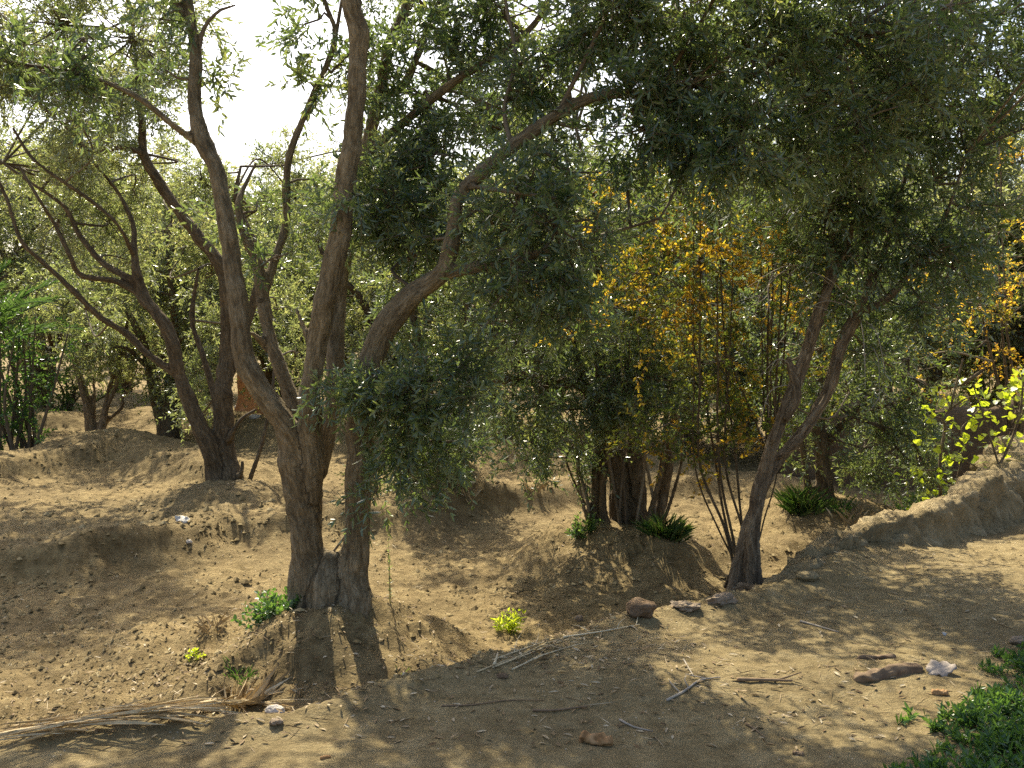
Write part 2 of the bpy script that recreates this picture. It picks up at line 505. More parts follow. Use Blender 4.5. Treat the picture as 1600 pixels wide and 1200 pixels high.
def height(x, y):
    x = np.asarray(x, float); y = np.asarray(y, float)
    s = poly_sd(x, y, EDGE) + 0.10 * n2(x, y, 1.6, 3) + 0.04 * n2(x, y, 5.0, 4)
    far = np.clip(y - 7, 0, 400)
    grove = -0.42 + 0.014 * np.minimum(far, 26) + 0.03 * n2(x, y, 0.5, 5)
    path = 0.0 + 0.035 * n2(x, y, 0.7, 6) + 0.03 * n2(x, y, 1.7, 8) + 0.03 * np.clip(x - 1.2, 0, 5)
    path = path + 0.03 * np.exp(-(((x - 0.55) / 0.5) ** 2 + ((y - 4.55) / 0.35) ** 2))
    t = sstep(-0.12, 0.85, s)
    lip = 0.035 * np.exp(-((s + 0.12) / 0.12) ** 2)
    z = path * (1 - t) + grove * t + lip
    rough = t
    for pts, h, w in BUNDS:
        d, u = poly_d(x, y, pts)
        m = d < 3 * w
        if m.any():
            d = d + 0.25 * w * n2(x, y, 1.5, 9) + 0.16 * w * n2(x, y, 5, 10)
            d = np.maximum(d, 0)
            sd_ = poly_sd(x, y, pts)
            wf = w * (0.95 + 0.3 * n2(x, y, 2.3, 11))
            prof = np.where(sd_ < 0, 1 / (1 + (d / wf) ** 4), 1 / (1 + (d / (1.9 * w)) ** 3))
            prof = np.where(m, prof * np.clip(3 - d / w, 0, 1), 0)
            z = z + prof * h * (1 + 0.25 * n2(x, y, 1.1, 12)) * t
    for mx, my, h, rad in MOUNDS:
        d = np.hypot(x - mx, y - my) + 0.15 * n2(x, y, 2.0, 13) + 0.07 * n2(x, y, 5.5, 23)
        z = z + h / (1 + (np.maximum(d, 0) / rad) ** 4) * t
    near = 1 - sstep(12, 40, np.hypot(x, y))
    z = z + near * t * (0.026 * n2(x, y, 2.7, 14) + 0.022 * n2(x, y, 6.5, 15) + 0.026 * np.abs(n2(x, y, 13, 16)) + 0.012 * n2(x, y, 31, 17))
    z = z + near * (1 - t) * (0.004 * n2(x, y, 9, 18) + 0.003 * n2(x, y, 25, 19))
    # broken crumbly ground along the lip of the path
    e = np.exp(-((s - 0.1) / 0.22) ** 2)
    z = z + e * (0.03 * n2(x, y, 6, 20) + 0.03 * np.abs(n2(x, y, 14, 21)) + 0.012 * n2(x, y, 31, 22))
    return z

def h1(x, y):
    return float(height(np.array([x]), np.array([y]))[0])

def GH(px, py):
    """point of the ground seen at a photo pixel"""
    d = ray(px, py)
    ts = np.concatenate([np.arange(2.0, 30, 0.02), np.arange(30, 200, 0.5)])
    p = C0[None] + d[None] * ts[:, None]
    below = p[:, 2] < height(p[:, 0], p[:, 1])
    k = int(np.argmax(below)) if below.any() else len(ts) - 1
    q = p[k].copy(); q[2] = h1(q[0], q[1])
    return q

def build_terrain():
    r = np.concatenate([np.geomspace(0.3, 3.2, 26)[:-1], np.geomspace(3.2, 26, 380)[:-1], np.geomspace(26, 900, 60)])
    a = np.concatenate([np.arange(-180, -38, 4.0), np.arange(-38, 38.01, 0.19), np.arange(42, 180, 4.0)])
    a = np.radians(a)
    R, A = np.meshgrid(r, a, indexing='ij')
    x = (R * np.sin(A)).ravel(); y = (R * np.cos(A)).ravel()
    z = height(x, y)
    nr, na = len(r), len(a)
    i = np.arange(nr - 1)[:, None] * na
    j = np.arange(na)[None]
    k = (j + 1) % na
    q = np.stack([i + j, i + k, i + na + k, i + na + j], -1).reshape(-1, 4)[:, ::-1]
    v = np.stack([x, y, z], 1)
    s = poly_sd(x, y, EDGE) + 0.10 * n2(x, y, 1.6, 3) + 0.04 * n2(x, y, 5.0, 4)
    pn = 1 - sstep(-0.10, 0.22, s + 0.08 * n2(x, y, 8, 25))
    # close the centre with a fan
    v = np.vstack([v, [0, 0, h1(0.01, 0.01)]]); pn = np.append(pn, 1.0)
    c = len(v) - 1
    jj = np.arange(na); kk = (jj + 1) % na
    fan = np.stack([kk, jj, np.full(na, c)], 1)
    fc = v[q].mean(1)
    sf = poly_sd(fc[:, 0], fc[:, 1], EDGE)
    isp = (sf < 0.05) & (sf > -3.6)
    def sub(name, qq, tt, label_kind):
        used = np.unique(np.concatenate([qq.ravel(), tt.ravel()]) if len(tt) else qq.ravel())
        mp = np.full(len(v), -1); mp[used] = np.arange(len(used))
        f = [mp[qq]]
        if len(tt): f.append(mp[tt])
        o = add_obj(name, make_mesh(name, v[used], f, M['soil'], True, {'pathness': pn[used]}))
        tag(o, kind='structure')
        return o
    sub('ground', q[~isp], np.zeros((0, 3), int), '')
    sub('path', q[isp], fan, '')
build_terrain()

# ------------------------------------------------------------------ lumpy solids (stones, clods)
def ico(sub=2):
    t = (1 + 5 ** 0.5) / 2
    v = [(-1, t, 0), (1, t, 0), (-1, -t, 0), (1, -t, 0), (0, -1, t), (0, 1, t), (0, -1, -t), (0, 1, -t), (t, 0, -1), (t, 0, 1), (-t, 0, -1), (-t, 0, 1)]
    f = [(0, 11, 5), (0, 5, 1), (0, 1, 7), (0, 7, 10), (0, 10, 11), (1, 5, 9), (5, 11, 4), (11, 10, 2), (10, 7, 6), (7, 1, 8), (3, 9, 4), (3, 4, 2), (3, 2, 6), (3, 6, 8), (3, 8, 9), (4, 9, 5), (2, 4, 11), (6, 2, 10), (8, 6, 7), (9, 8, 1)]
    v = [np.array(p, float) / np.linalg.norm(p) for p in v]
    for _ in range(sub):
        cache = {}; nf = []
        def midp(a, b):
            k = (min(a, b), max(a, b))
            if k not in cache:
                m = v[a] + v[b]; v.append(m / np.linalg.norm(m)); cache[k] = len(v) - 1
            return cache[k]
        for a, b, c in f:
            ab, bc, ca = midp(a, b), midp(b, c), midp(c, a)
            nf += [(a, ab, ca), (b, bc, ab), (c, ca, bc), (ab, bc, ca)]
        f = nf
    return np.array(v), np.array(f)
ICO0, ICO1, ICO2, ICO3 = ico(0), ico(1), ico(2), ico(3)

def stone(name, label, px, py, wpx, hfac, dfac, mat, seed, cat='stone', amp=0.28, group=None, sink=0.25):
    p = GH(px, py)
    w = wpx * p[1] / F / 2
    v, f = ICO3
    d = 1 + amp * gnoise(v * 1.3 + seed * 7.7, seed) + amp * 0.45 * gnoise(v * 3.1 + seed, seed + 1) + amp * 0.2 * gnoise(v * 8 + seed, seed + 2)
    q = v * d[:, None]
    q = q * np.array([w, w * dfac, w * hfac])
    a = seed * 1.3 % 0.8 - 0.4
    q = q @ np.array([[math.cos(a), math.sin(a), 0], [-math.sin(a), math.cos(a), 0], [0, 0, 1]])
    q[:, 2] += w * hfac * (1 - 2 * sink)
    o = add_obj(name, make_mesh(name, q, f, mat, True), None, p)
    tag(o, label, cat, group)
    return o

# ------------------------------------------------------------------ trees: woody parts
def limbs_from_px(lst):
    out = []
    for l in lst:
        out.append(np.array([[*P(x, y, Y), r * Y / F] for x, y, Y, r in l]))
    return out

def woody(limbs, voxel=0.016, groove=0.010, seed=0, step=0.03):
    """fuse the limbs into one continuous skin with bark relief; returns verts, faces, bark coords"""
    mb = MB()
    SP, SR, SU, SV, SS, ST = [], [], [], [], [], []
    off = 0
    for l in limbs:
        c = catmull(l, step)
        pts, r = c[:, :3].copy(), np.maximum(c[:, 3], 0.004)
        # natural wobble
        L = np.concatenate([[0], np.cumsum(np.linalg.norm(np.diff(pts, axis=0), axis=1))])
        q = np.stack([L * 2.3, np.full_like(L, off * 1.7 + seed), np.zeros_like(L)], 1)
        env = np.minimum(1, L / 0.3)
        for ax in range(3):
            pts[:, ax] += env * r * (0.20 * gnoise(q + ax * 11.3, seed + ax) + 0.16 * gnoise(q * 2.6 + ax * 5.3, seed + ax + 20))
        r = r * (1 + 0.12 * gnoise(q * 1.7 + 5, seed + 9) + 0.16 * np.maximum(0, gnoise(q * 4.1 + 2, seed + 8)))
        v, qd, t = tube(pts, r, 14)
        mb.add(v, qd, t)
        T, U, V = frames(pts)
        SP.append(pts); SR.append(r); SU.append(U); SV.append(V); SS.append(L + off); ST.append(T)
        off += 3.7
    v, f, _ = mb.get()
    me = make_mesh('tmp', v, f)
    ob = bpy.data.objects.new('tmp', me); COL.objects.link(ob)
    md = ob.modifiers.new('r', 'REMESH'); md.mode = 'VOXEL'; md.voxel_size = voxel; md.use_smooth_shade = True
    sm = ob.modifiers.new('s', 'SMOOTH'); sm.factor = 0.5; sm.iterations = 6
    dg = bpy.context.evaluated_depsgraph_get(); dg.update()
    ev = ob.evaluated_get(dg)
    m2 = ev.to_mesh()
    n = len(m2.vertices)
    co = np.empty(n * 3, np.float32); m2.vertices.foreach_get('co', co); co = co.reshape(-1, 3).astype(float)
    no = np.empty(n * 3, np.float32); m2.vertices.foreach_get('normal', no); no = no.reshape(-1, 3).astype(float)
    lt = np.empty(len(m2.polygons), np.int32); m2.polygons.foreach_get('loop_total', lt)
    li = np.empty(len(m2.loops), np.int32); m2.loops.foreach_get('vertex_index', li)
    ls = np.empty(len(m2.polygons), np.int32); m2.polygons.foreach_get('loop_start', ls)
    q4 = ls[lt == 4][:, None] + np.arange(4)[None]
    faces = [li[q4]]
    if (lt == 3).any():
        faces.append(li[ls[lt == 3][:, None] + np.arange(3)[None]])
    ev.to_mesh_clear()
    bpy.data.objects.remove(ob); bpy.data.meshes.remove(me)
    sp = np.concatenate(SP); sr = np.concatenate(SR); su = np.concatenate(SU); sv = np.concatenate(SV); ss = np.concatenate(SS); stn = np.concatenate(ST)
    idx = np.empty(n, int)
    for a in range(0, n, 4000):
        d = np.linalg.norm(co[a:a + 4000, None] - sp[None], axis=2) - sr[None]
        idx[a:a + 4000] = d.argmin(1)
    rel = co - sp[idx]
    cu, cv = (rel * su[idx]).sum(1), (rel * sv[idx]).sum(1)
    sl = ss[idx] + (rel * stn[idx]).sum(1)
    ang = np.arctan2(cv, cu) + sl * 0.9
    R = np.sqrt(cu ** 2 + cv ** 2)
    bark = np.stack([R * np.cos(ang), R * np.sin(ang), sl], 1)
    R = sr[idx]
    # relief: long twisting flutes on thick wood, fine fissures
    b1 = bark * np.array([14, 14, 1.6]); b2 = bark * np.array([48, 48, 6.5]); b3 = bark * np.array([110, 110, 22])
    flute = gnoise(b1, seed + 3) * np.clip(R - 0.03, 0, 0.12) * 0.34
    fis = -np.abs(gnoise(b2, seed + 4)) * groove * np.clip(R / 0.06, 0.25, 1.3)
    fin = gnoise(b3, seed + 5) * groove * 0.25 * np.clip(R / 0.06, 0.2, 1)
    co = co + no * (flute + fis + groove * 0.2 + fin)[:, None]
    return co, faces, bark

def simple_branches(curves, seg=5):
    mb = MB()
    bk = []
    off = 0
    for c, r in curves:
        v, q, t = tube(c, r, seg, cap=False)
        mb.add(v, q, t, RNG.random())
        L = np.concatenate([[0], np.cumsum(np.linalg.norm(np.diff(c, axis=0), axis=1))]) + off
        th = np.arange(seg) / seg * 2 * math.pi
        bk.append(np.stack([np.outer(r, np.cos(th)).ravel(), np.outer(r, np.sin(th)).ravel(), np.repeat(L, seg)], 1))
        off += 1.3
    v, f, a = mb.get()
    return v, f, a, np.concatenate(bk)

# ------------------------------------------------------------------ trees: leaves
def leaf_mesh(o, d, nrm, ln, wd, fold=0.25, shape=(0.35, 0.72, 1.0, 0.8), curl=0.0, simple=False):
    """o base, d direction, nrm blade normal, ln length, wd width: arrays -> 6 verts, 2 quads per leaf"""
    s = unit(np.cross(d, nrm))
    n = np.cross(s, d)
    w = (wd * 0.5)[:, None]
    l = ln[:, None]
    up = n * w * fold
    cv = -n * l * (curl if np.isscalar(curl) else curl[:, None])
    a, b = shape[0], shape[1]
    wa, wb = shape[2], shape[3]
    if simple:
        v = np.stack([o, o + d * l * .5 + s * w + up, o + d * l + cv, o + d * l * .5 - s * w + up], 1)
        k = np.arange(len(o))[:, None] * 4
        return v.reshape(-1, 3), k + np.array([0, 1, 2, 3])
    v = np.stack([o,
                  o + d * l * a + s * w * wa + up * wa + cv * a * a, o + d * l * b + s * w * wb + up * wb + cv * b * b,
                  o + d * l + cv,
                  o + d * l * b - s * w * wb + up * wb + cv * b * b, o + d * l * a - s * w * wa + up * wa + cv * a * a], 1)
    k = np.arange(len(o))[:, None] * 6
    q = np.concatenate([k + np.array([0, 1, 2, 3]), k + np.array([0, 3, 4, 5])])
    return v.reshape(-1, 3), q

def sprays(o, d, L, pairs, ln, wd, rng, tintc, tints, spread=0.9, simple=False):
    """leafy twigs: arrays o (S,3) start, d (S,3) direction, L (S,) length -> leaves + twig stems"""
    S = len(o)
    d = unit(d)
    u = unit(np.cross(d, rng.normal(size=(S, 3))))
    w = np.cross(d, u)
    sag = rng.uniform(0.0, 0.35, S)
    n = pairs
    t = (np.arange(n) + 0.6) / n
    T = np.repeat(t[None], S, 0) + rng.normal(0, 0.03, (S, n))
    base = o[:, None] + d[:, None] * (T * L[:, None])[..., None]
    base[..., 2] -= (sag * L)[:, None] * T ** 2
    tan = unit(d[:, None] - np.array([0, 0, 1.0])[None, None] * (2 * sag[:, None] * T)[..., None])
    LV, LQ, LA = [], [], []
    cnt = 0
    stint = rng.normal(tintc, tints, S)
    for side in (0, 1):
        ph = (np.arange(n)[None] % 2) * (math.pi / 2) + side * math.pi + rng.normal(0, 0.35, (S, n))
        rad = u[:, None] * np.cos(ph)[..., None] + w[:, None] * np.sin(ph)[..., None]
        sp = rng.normal(spread, 0.22, (S, n)) * (1.15 - 0.45 * T)
        ld = unit(tan * np.cos(sp)[..., None] + rad * np.sin(sp)[..., None] + rng.normal(0, 0.10, (S, n, 3)))
        nn = unit(tan - ld * (tan * ld).sum(-1, keepdims=True) + rng.normal(0, 0.35, (S, n, 3)))
        l = ln * rng.uniform(0.65, 1.2, (S, n)) * (1 - 0.35 * np.abs(T - 0.4))
        v, q = leaf_mesh(base.reshape(-1, 3), ld.reshape(-1, 3), nn.reshape(-1, 3), l.ravel(), (wd * rng.uniform(0.8, 1.15, (S, n))).ravel(), 0.3, curl=rng.uniform(-0.05, 0.16, S * n), simple=simple)
        LV.append(v); LQ.append(q + cnt); cnt += len(v)
        LA.append(np.repeat(np.clip(np.repeat(stint, n) + rng.normal(0, 0.16, S * n), 0, 1), 4 if simple else 6))
    # stems: three-sided, two segments
    th = np.arange(3) / 3 * 2 * math.pi
    ring = u[:, None] * np.cos(th)[None, :, None] + w[:, None] * np.sin(th)[None, :, None]
    rows = []
    for tt, rr in ((0, 0.0026), (1.0, 0.0008)):
        c = o + d * (tt * L)[:, None]; c = c.copy(); c[:, 2] -= sag * L * tt * tt
        rows.append(c[:, None] + ring * rr)
    sv = np.stack(rows, 1).reshape(-1, 3)
    k = np.arange(S)[:, None] * 6
    sq = []
    for r_ in (0,):
        for j in range(3):
            sq.append(k + np.array([r_ + j, r_ + (j + 1) % 3, r_ + 3 + (j + 1) % 3, r_ + 3 + j]))
    return np.concatenate(LV), np.concatenate(LQ), np.concatenate(LA), sv, np.concatenate(sq)

def skel_points(limbs):
    pts = []
    for l in limbs:
        c = catmull(l, 0.06)
        pts.append(c[len(c) // 4:])
    return np.concatenate(pts)

def crown(limbs, blobs, rng, leaf=(0.055, 0.0115), pairs=9, sprayL=(0.16, 0.30), ncl=1.0, per=9, clr=0.16, tint=(0.45, 0.16), droop=0.25, attach=True, spread=0.9, simple=False, extra=None):
    """blobs: (centre xyz, radius m, amount). A branch runs from the nearest limb to each blob, forks to
    its clusters, and every cluster carries leafy twigs."""
    SK = skel_points(limbs)
    curves = []
    O, D, TC = [], [], []
    for c, R, amt, *tb in blobs:
        c = np.array(c)
        tc_ = tb[0] if tb else tint[0]
        # start of the branch: a limb point near and preferably lower
        dv = SK[:, :3] - c
        dist = np.linalg.norm(dv, axis=1) + 0.6 * np.maximum(0, dv[:, 2])
        k = dist.argmin()
        a = SK[k, :3]
        mid = (a + c) / 2 + rng.normal(0, 0.14 * np.linalg.norm(c - a) + 0.01, 3) + np.array([0, 0, 0.08 * np.linalg.norm(c - a)])
        dl = np.linalg.norm(c - a)
        r0 = min(0.006 + 0.009 * R / 0.4, SK[k, 3] * 0.8 + 0.002)
        if attach and dl > 0.05:
            cc = catmull(np.array([[*a, r0], [*mid, r0 * 0.8], [*c, r0 * 0.6]]), 0.10)
            curves.append((cc[:, :3], cc[:, 3]))
        n = max(2, int(amt * ncl))
        q = rng.normal(size=(n, 3)); q = unit(q) * (rng.random(n) ** 0.45)[:, None] * R
        q[:, 2] *= 0.85
        cl = c + q
        for e in cl:
            m = (c + e) / 2 + rng.normal(0, 0.12 * R, 3)
            st = c + (e - c) * 0.02
            cc = catmull(np.array([[*st, r0 * 0.6], [*m, r0 * 0.4], [*e, r0 * 0.22]]), 0.10)
            curves.append((cc[:, :3], cc[:, 3]))
            ns = max(3, int(rng.normal(per, per * 0.25)))
            f = rng.random(ns) ** 0.7
            # twigs start on the last part of the branchlet or close to its end
            so = m + (e - m) * f[:, None] + rng.normal(0, clr * 0.35, (ns, 3))
            out = unit(e - c) * 0.9 + rng.normal(0, 0.85, (ns, 3))
            out[:, 2] += rng.uniform(-droop * 2, 0.35, ns)
            O.append(so); D.append(out); TC.append(np.full(ns, rng.normal(tc_, tint[1])))
    O = np.concatenate(O); D = np.concatenate(D)
    L = rng.uniform(sprayL[0], sprayL[1], len(O))
    lv, lq, la, sv, sq = sprays(O, D, L, pairs, leaf[0], leaf[1], rng, np.concatenate(TC), 0.06, spread, simple)
    bv, bf, ba, bb = simple_branches(curves + (extra or []))
    bv2 = np.concatenate([bv, sv]); ba2 = np.concatenate([ba, np.full(len(sv), 0.7)])
    bf2 = [np.concatenate([bf[0], sq + len(bv)])]
    return (lv, lq, la), (bv2, bf2, ba2)

def tree(name, label, base, limbs, blobs, rng, bark, leafmat, cat='olive tree', group=None, voxel=0.016, groove=0.010, seed=0, **kw):
    root = thing(name, label, cat, base, 0, group)
    thick, thin = [], []
    for l in limbs:
        c = catmull(l, 0.05)
        k = np.nonzero(c[:, 3] < voxel * 0.95)[0]
        k = k[k > 1]
        k = int(k[0]) if len(k) else len(c)
        if k > 2: thick.append(c[:min(k + 2, len(c))])
        if k < len(c) - 1: thin.append((c[max(0, k - 2):, :3], np.minimum(c[max(0, k - 2):, 3], voxel) * 0.95))
    v, f, bk = woody(thick, voxel, groove, seed)
    kw['extra'] = thin
    part('trunk', root, v, f, bark, True, {'bark': bk})
    (lv, lq, la), (bv, bf, ba) = crown(limbs, blobs, rng, **kw)
    part('branches', root, bv, bf, M['twig'], True, {'tint': ba}, kind='stuff')
    part('crown', root, lv, lq, leafmat, False, {'tint': la}, kind='stuff')
    return root

SUNNY = [(470, 1172), (500, 1190), (900, 1182), (985, 1080), (1010, 1112), (1100, 1180), (1060, 1050), (1180, 1108), (1500, 930), (1560, 930), (1440, 1000), (880, 1000), (1480, 890), (150, 1010), (100, 1090), (760, 900), (820, 800), (260, 900)]
def open_sun(bl, f=.3):
    tg = [GH(x, y) for x, y in SUNNY]
    sv = np.array(TOSUN)
    out = []
    for c, R, a in bl:
        hit = False
        for t in tg:
            d = np.array(c) - t
            al = d @ sv
            if c[2] > 2.6 and al > .3 and np.linalg.norm(d - sv * al) < R * .75: hit = True
        out.append((c, R, a * f if hit else a))
    return out

def thin(bl, f, z0=3.3):
    return [(c, R, max(3, a * f) if c[2] > z0 else a) for c, R, a in bl]

def pb(lst):
    """blobs given as (px, py, Y, radius m, amount)"""
    return [(P(x, y, Y), R, a) for x, y, Y, R, a in lst]

def roots(base, n, r0, out, rng, w=.07):
    ls = []
    for k in range(n):
        a = k * 6.28 / n + rng.normal(0, .25); d = np.array([math.cos(a), math.sin(a)])
        L_ = out * rng.uniform(.7, 1.25)
        pts = []
        for t, rr, up in ((.0, w, .12), (.35, w * .8, .035), (.65, w * .55, -.005), (1.0, w * .3, -.03)):
            q = base[:2] + d * (r0 + (L_ - r0) * t) + rng.normal(0, .02, 2)
            pts.append([q[0], q[1], h1(q[0], q[1]) + up, rr])
        ls.append(np.array(pts))
    return ls

# ================================================================== main olive tree
A_L = [
    [(486, 1030, 6.0, 62), (486, 985, 6.0, 58), (484, 940, 6.0, 40), (482, 880, 6.0, 31), (478, 800, 6.0, 29), (470, 720, 6.0, 33), (443, 655, 5.95, 23), (405, 600, 5.9, 20), (381, 555, 5.9, 17), (372, 480, 5.9, 16), (360, 380, 5.95, 15), (340, 280, 6.0, 15), (318, 220, 6.05, 16), (303, 160, 6.1, 12), (306, 90, 6.15, 11), (298, 30, 6.2, 10), (285, -60, 6.3, 9), (270, -200, 6.4, 6), (280, -330, 6.4, 3)],
    [(486, 820, 6.0, 20), (488, 740, 5.97, 22), (487, 660, 5.92, 20), (484, 600, 5.9, 19), (500, 500, 5.85, 20), (525, 400, 5.8, 20), (543, 260, 5.8, 17), (556, 150, 5.8, 16), (560, 60, 5.8, 17), (550, 0, 5.8, 16), (545, -100, 5.85, 13), (560, -250, 5.9, 9), (570, -400, 6, 4)],
    [(480, 740, 6.05, 22), (465, 660, 6.1, 16), (448, 600, 6.15, 14), (425, 540, 6.2, 12), (413, 480, 6.25, 12), (405, 420, 6.3, 11), (385, 370, 6.35, 9), (372, 320, 6.4, 7), (385, 285, 6.5, 4), (400, 255, 6.5, 2)],
    [(545, 1040, 5.9, 66), (548, 990, 5.9, 60), (551, 940, 5.93, 40), (553, 880, 5.95, 29), (560, 800, 5.95, 24), (562, 720, 5.95, 22), (565, 640, 5.95, 22), (580, 565, 5.9, 23), (610, 500, 5.85, 22), (650, 455, 5.8, 20), (690, 425, 5.75, 16), (709, 370, 5.75, 14), (716, 310, 5.75, 12), (745, 275, 5.75, 13), (800, 230, 5.7, 12), (870, 180, 5.7, 11), (940, 148, 5.7, 10), (1020, 150, 5.7, 9), (1120, 145, 5.75, 8), (1220, 90, 5.8, 7), (1330, 40, 5.9, 5), (1430, -20, 6.0, 3)],
    [(680, 432, 5.77, 12), (740, 418, 5.7, 11), (790, 412, 5.65, 10), (840, 395, 5.6, 8), (900, 380, 5.6, 6), (985, 355, 5.6, 3)],
    [(496, 745, 6.05, 15), (508, 695, 6.14, 15), (518, 645, 6.22, 15), (525, 590, 6.3, 16), (528, 520, 6.4, 16), (534, 440, 6.5, 14), (556, 310, 6.6, 12), (590, 160, 6.7, 11), (613, 60, 6.7, 10), (640, 0, 6.8, 9), (690, -120, 6.9, 6), (720, -260, 7.0, 3)],
    [(575, 240, 6.65, 7), (620, 200, 6.6, 8), (660, 167, 6.5, 8), (717, 122, 6.4, 8), (777, 87, 6.3, 7), (833, 40, 6.3, 6), (870, -20, 6.2, 5), (930, -130, 6.2, 3)],
    [(596, 150, 6.7, 7), (630, 133, 6.7, 8), (660, 67, 6.7, 7), (687, 0, 6.7, 6), (720, -120, 6.7, 3)],
    [(314, 228, 6.05, 7), (267, 193, 6.0, 6), (217, 153, 5.95, 6), (150, 123, 5.9, 5), (90, 108, 5.85, 4), (20, 97, 5.8, 3), (-80, 60, 5.8, 2)],
    [(410, 470, 6.25, 9), (428, 410, 6.4, 8), (446, 350, 6.5, 8), (451, 253, 6.5, 7), (487, 153, 6.5, 6), (524, 60, 6.5, 6), (507, 0, 6.5, 4), (490, -100, 6.5, 3)],
    [(524, 60, 6.5, 4), (534, 0, 6.5, 3), (545, -60, 6.5, 2)],
    [(308, 100, 6.15, 5), (318, 45, 6.15, 4), (345, 15, 6.15, 3), (368, 8, 6.15, 1.5)],
    [(303, 40, 6.2, 6), (270, 0, 6.2, 5), (220, -80, 6.2, 4), (140, -180, 6.2, 2)],
    [(492, 560, 5.86, 7), (470, 500, 5.9, 5), (462, 480, 5.92, 4)],
    [(418, 545, 6.2, 8), (400, 525, 6.15, 6), (384, 516, 6.1, 3)],
    [(800, 230, 5.7, 6), (788, 170, 5.8, 4), (805, 90, 5.9, 4), (790, 0, 6.0, 3), (780, -120, 6.0, 2)],
    [(728, 290, 5.75, 6), (800, 300, 5.5, 4), (870, 310, 5.3, 3)],
    [(550, -60, 5.83, 8), (640, -180, 5.5, 6), (760, -280, 5.2, 3)],
    [(560, -250, 5.9, 6), (480, -340, 5.6, 4), (380, -420, 5.4, 2)],
    [(1020, 150, 5.7, 5), (1080, 60, 5.5, 4), (1150, -60, 5.3, 3), (1220, -160, 5.2, 2)],
    [(870, 180, 5.7, 5), (930, 60, 5.6, 4), (980, -60, 5.5, 3), (1000, -180, 5.4, 2)],
]
A_L = [[(x, y, Y, r * (.88 if y < 930 else .95)) for x, y, Y, r in l] for l in A_L]
A_L.append([(516, 1040, 5.95, 60), (516, 980, 5.95, 46), (518, 930, 5.96, 34), (519, 890, 5.98, 24), (521, 862, 5.99, 12)])
A_L.append([(455, 1025, 5.98, 30), (470, 975, 5.98, 24), (478, 920, 6.0, 20)])
A_L.append([(600, 1030, 5.85, 28), (575, 985, 5.88, 24), (560, 930, 5.92, 20)])
A_blobs = pb([
    # right limb, dark mass
    (680, 240, 6.3, .32, 9), (760, 170, 6.2, .30, 7), (660, 330, 6.3, .26, 7), (810, 330, 5.6, .34, 8), (870, 350, 5.5, .38, 9), (840, 440, 5.5, .36, 8), (780, 480, 5.8, .22, 5), (890, 270, 5.8, .3, 8), (770, 350, 6.1, .24, 6), (960, 250, 6.1, .3, 5),
    (900, 430, 5.5, .26, 7), (870, 500, 5.6, .22, 5),
    (860, 100, 5.9, .3, 7), (920, 50, 5.8, .34, 9), (990, 110, 5.6, .3, 9), (1010, 200, 5.6, .32, 10), (1080, 130, 5.6, .36, 12), (1080, 240, 5.6, .32, 11), (1160, 190, 5.6, .38, 14), (1170, 80, 5.7, .38, 13),
    (1250, 150, 5.8, .40, 14), (1250, 260, 5.8, .36, 11), (1330, 60, 5.9, .40, 13), (1340, 190, 5.9, .40, 12), (1420, 130, 6.0, .38, 9), (1060, 20, 5.7, .36, 11), (1240, 10, 5.8, .4, 12), (1430, 10, 6.0, .38, 9), (1500, 60, 6.1, .3, 5),
    (960, 0, 5.6, .32, 9), (1150, -80, 5.4, .4, 9), (1000, -150, 5.4, .4, 8), (1260, -140, 5.5, .4, 8), (1380, -100, 5.8, .4, 8),
    # sprouts low on the right trunk
    (625, 600, 5.7, .13, 3), (655, 620, 5.65, .26, 6), (700, 590, 5.6, .28, 6), (660, 670, 5.7, .27, 5), (695, 690, 5.75, .25, 5), (625, 690, 5.8, .12, 3), (530, 625, 5.7, .09, 2), (590, 760, 5.75, .10, 2), (740, 620, 5.6, .18, 4), (520, 600, 5.7, .10, 1), (540, 310, 5.7, .12, 3), (640, 740, 5.8, .16, 3),
    # top centre
    (640, 60, 6.6, .3, 7), (700, 110, 6.5, .3, 7), (720, 20, 6.5, .32, 7), (790, 30, 6.3, .3, 7), (650, 200, 6.6, .28, 7), (600, 260, 6.5, .24, 6), (830, 150, 6.0, .24, 6), (600, 330, 6.3, .24, 5), (640, 400, 6.2, .26, 6), (560, 360, 6.3, .2, 4), (620, 310, 6.1, .3, 8), (680, 370, 6.0, .2, 4),
    (640, -100, 6.6, .4, 8), (760, -130, 6.4, .42, 8), (560, -200, 5.9, .45, 9), (700, -260, 5.6, .45, 9), (480, -330, 5.7, .45, 8), (870, -100, 6.2, .42, 8),
    (500, 30, 6.5, .24, 5), (530, 100, 6.5, .22, 4), (510, -80, 6.5, .34, 6), (485, 130, 6.6, .16, 2),
    (590, 70, 6.7, .22, 5), (655, 30, 6.7, .26, 6), (735, 70, 6.4, .24, 5), (690, 180, 6.5, .22, 5), (800, 110, 6.2, .24, 5), (760, 10, 6.4, .24, 5),
    # left top
    (285, -40, 6.3, .34, 6), (250, 30, 6.2, .26, 4), (200, -60, 6.2, .36, 6), (120, -120, 6.1, .4, 6), (60, 110, 5.85, .26, 4), (20, 40, 5.8, .3, 4), (130, 60, 5.9, .28, 4), (150, 160, 5.9, .2, 3), (270, -250, 6.4, .45, 7), (260, 110, 6.1, .16, 2), (320, 110, 6.2, .12, 1),
    (400, 330, 6.4, .22, 3), (440, 400, 6.3, .18, 3), (490, 280, 6.6, .18, 2),
])
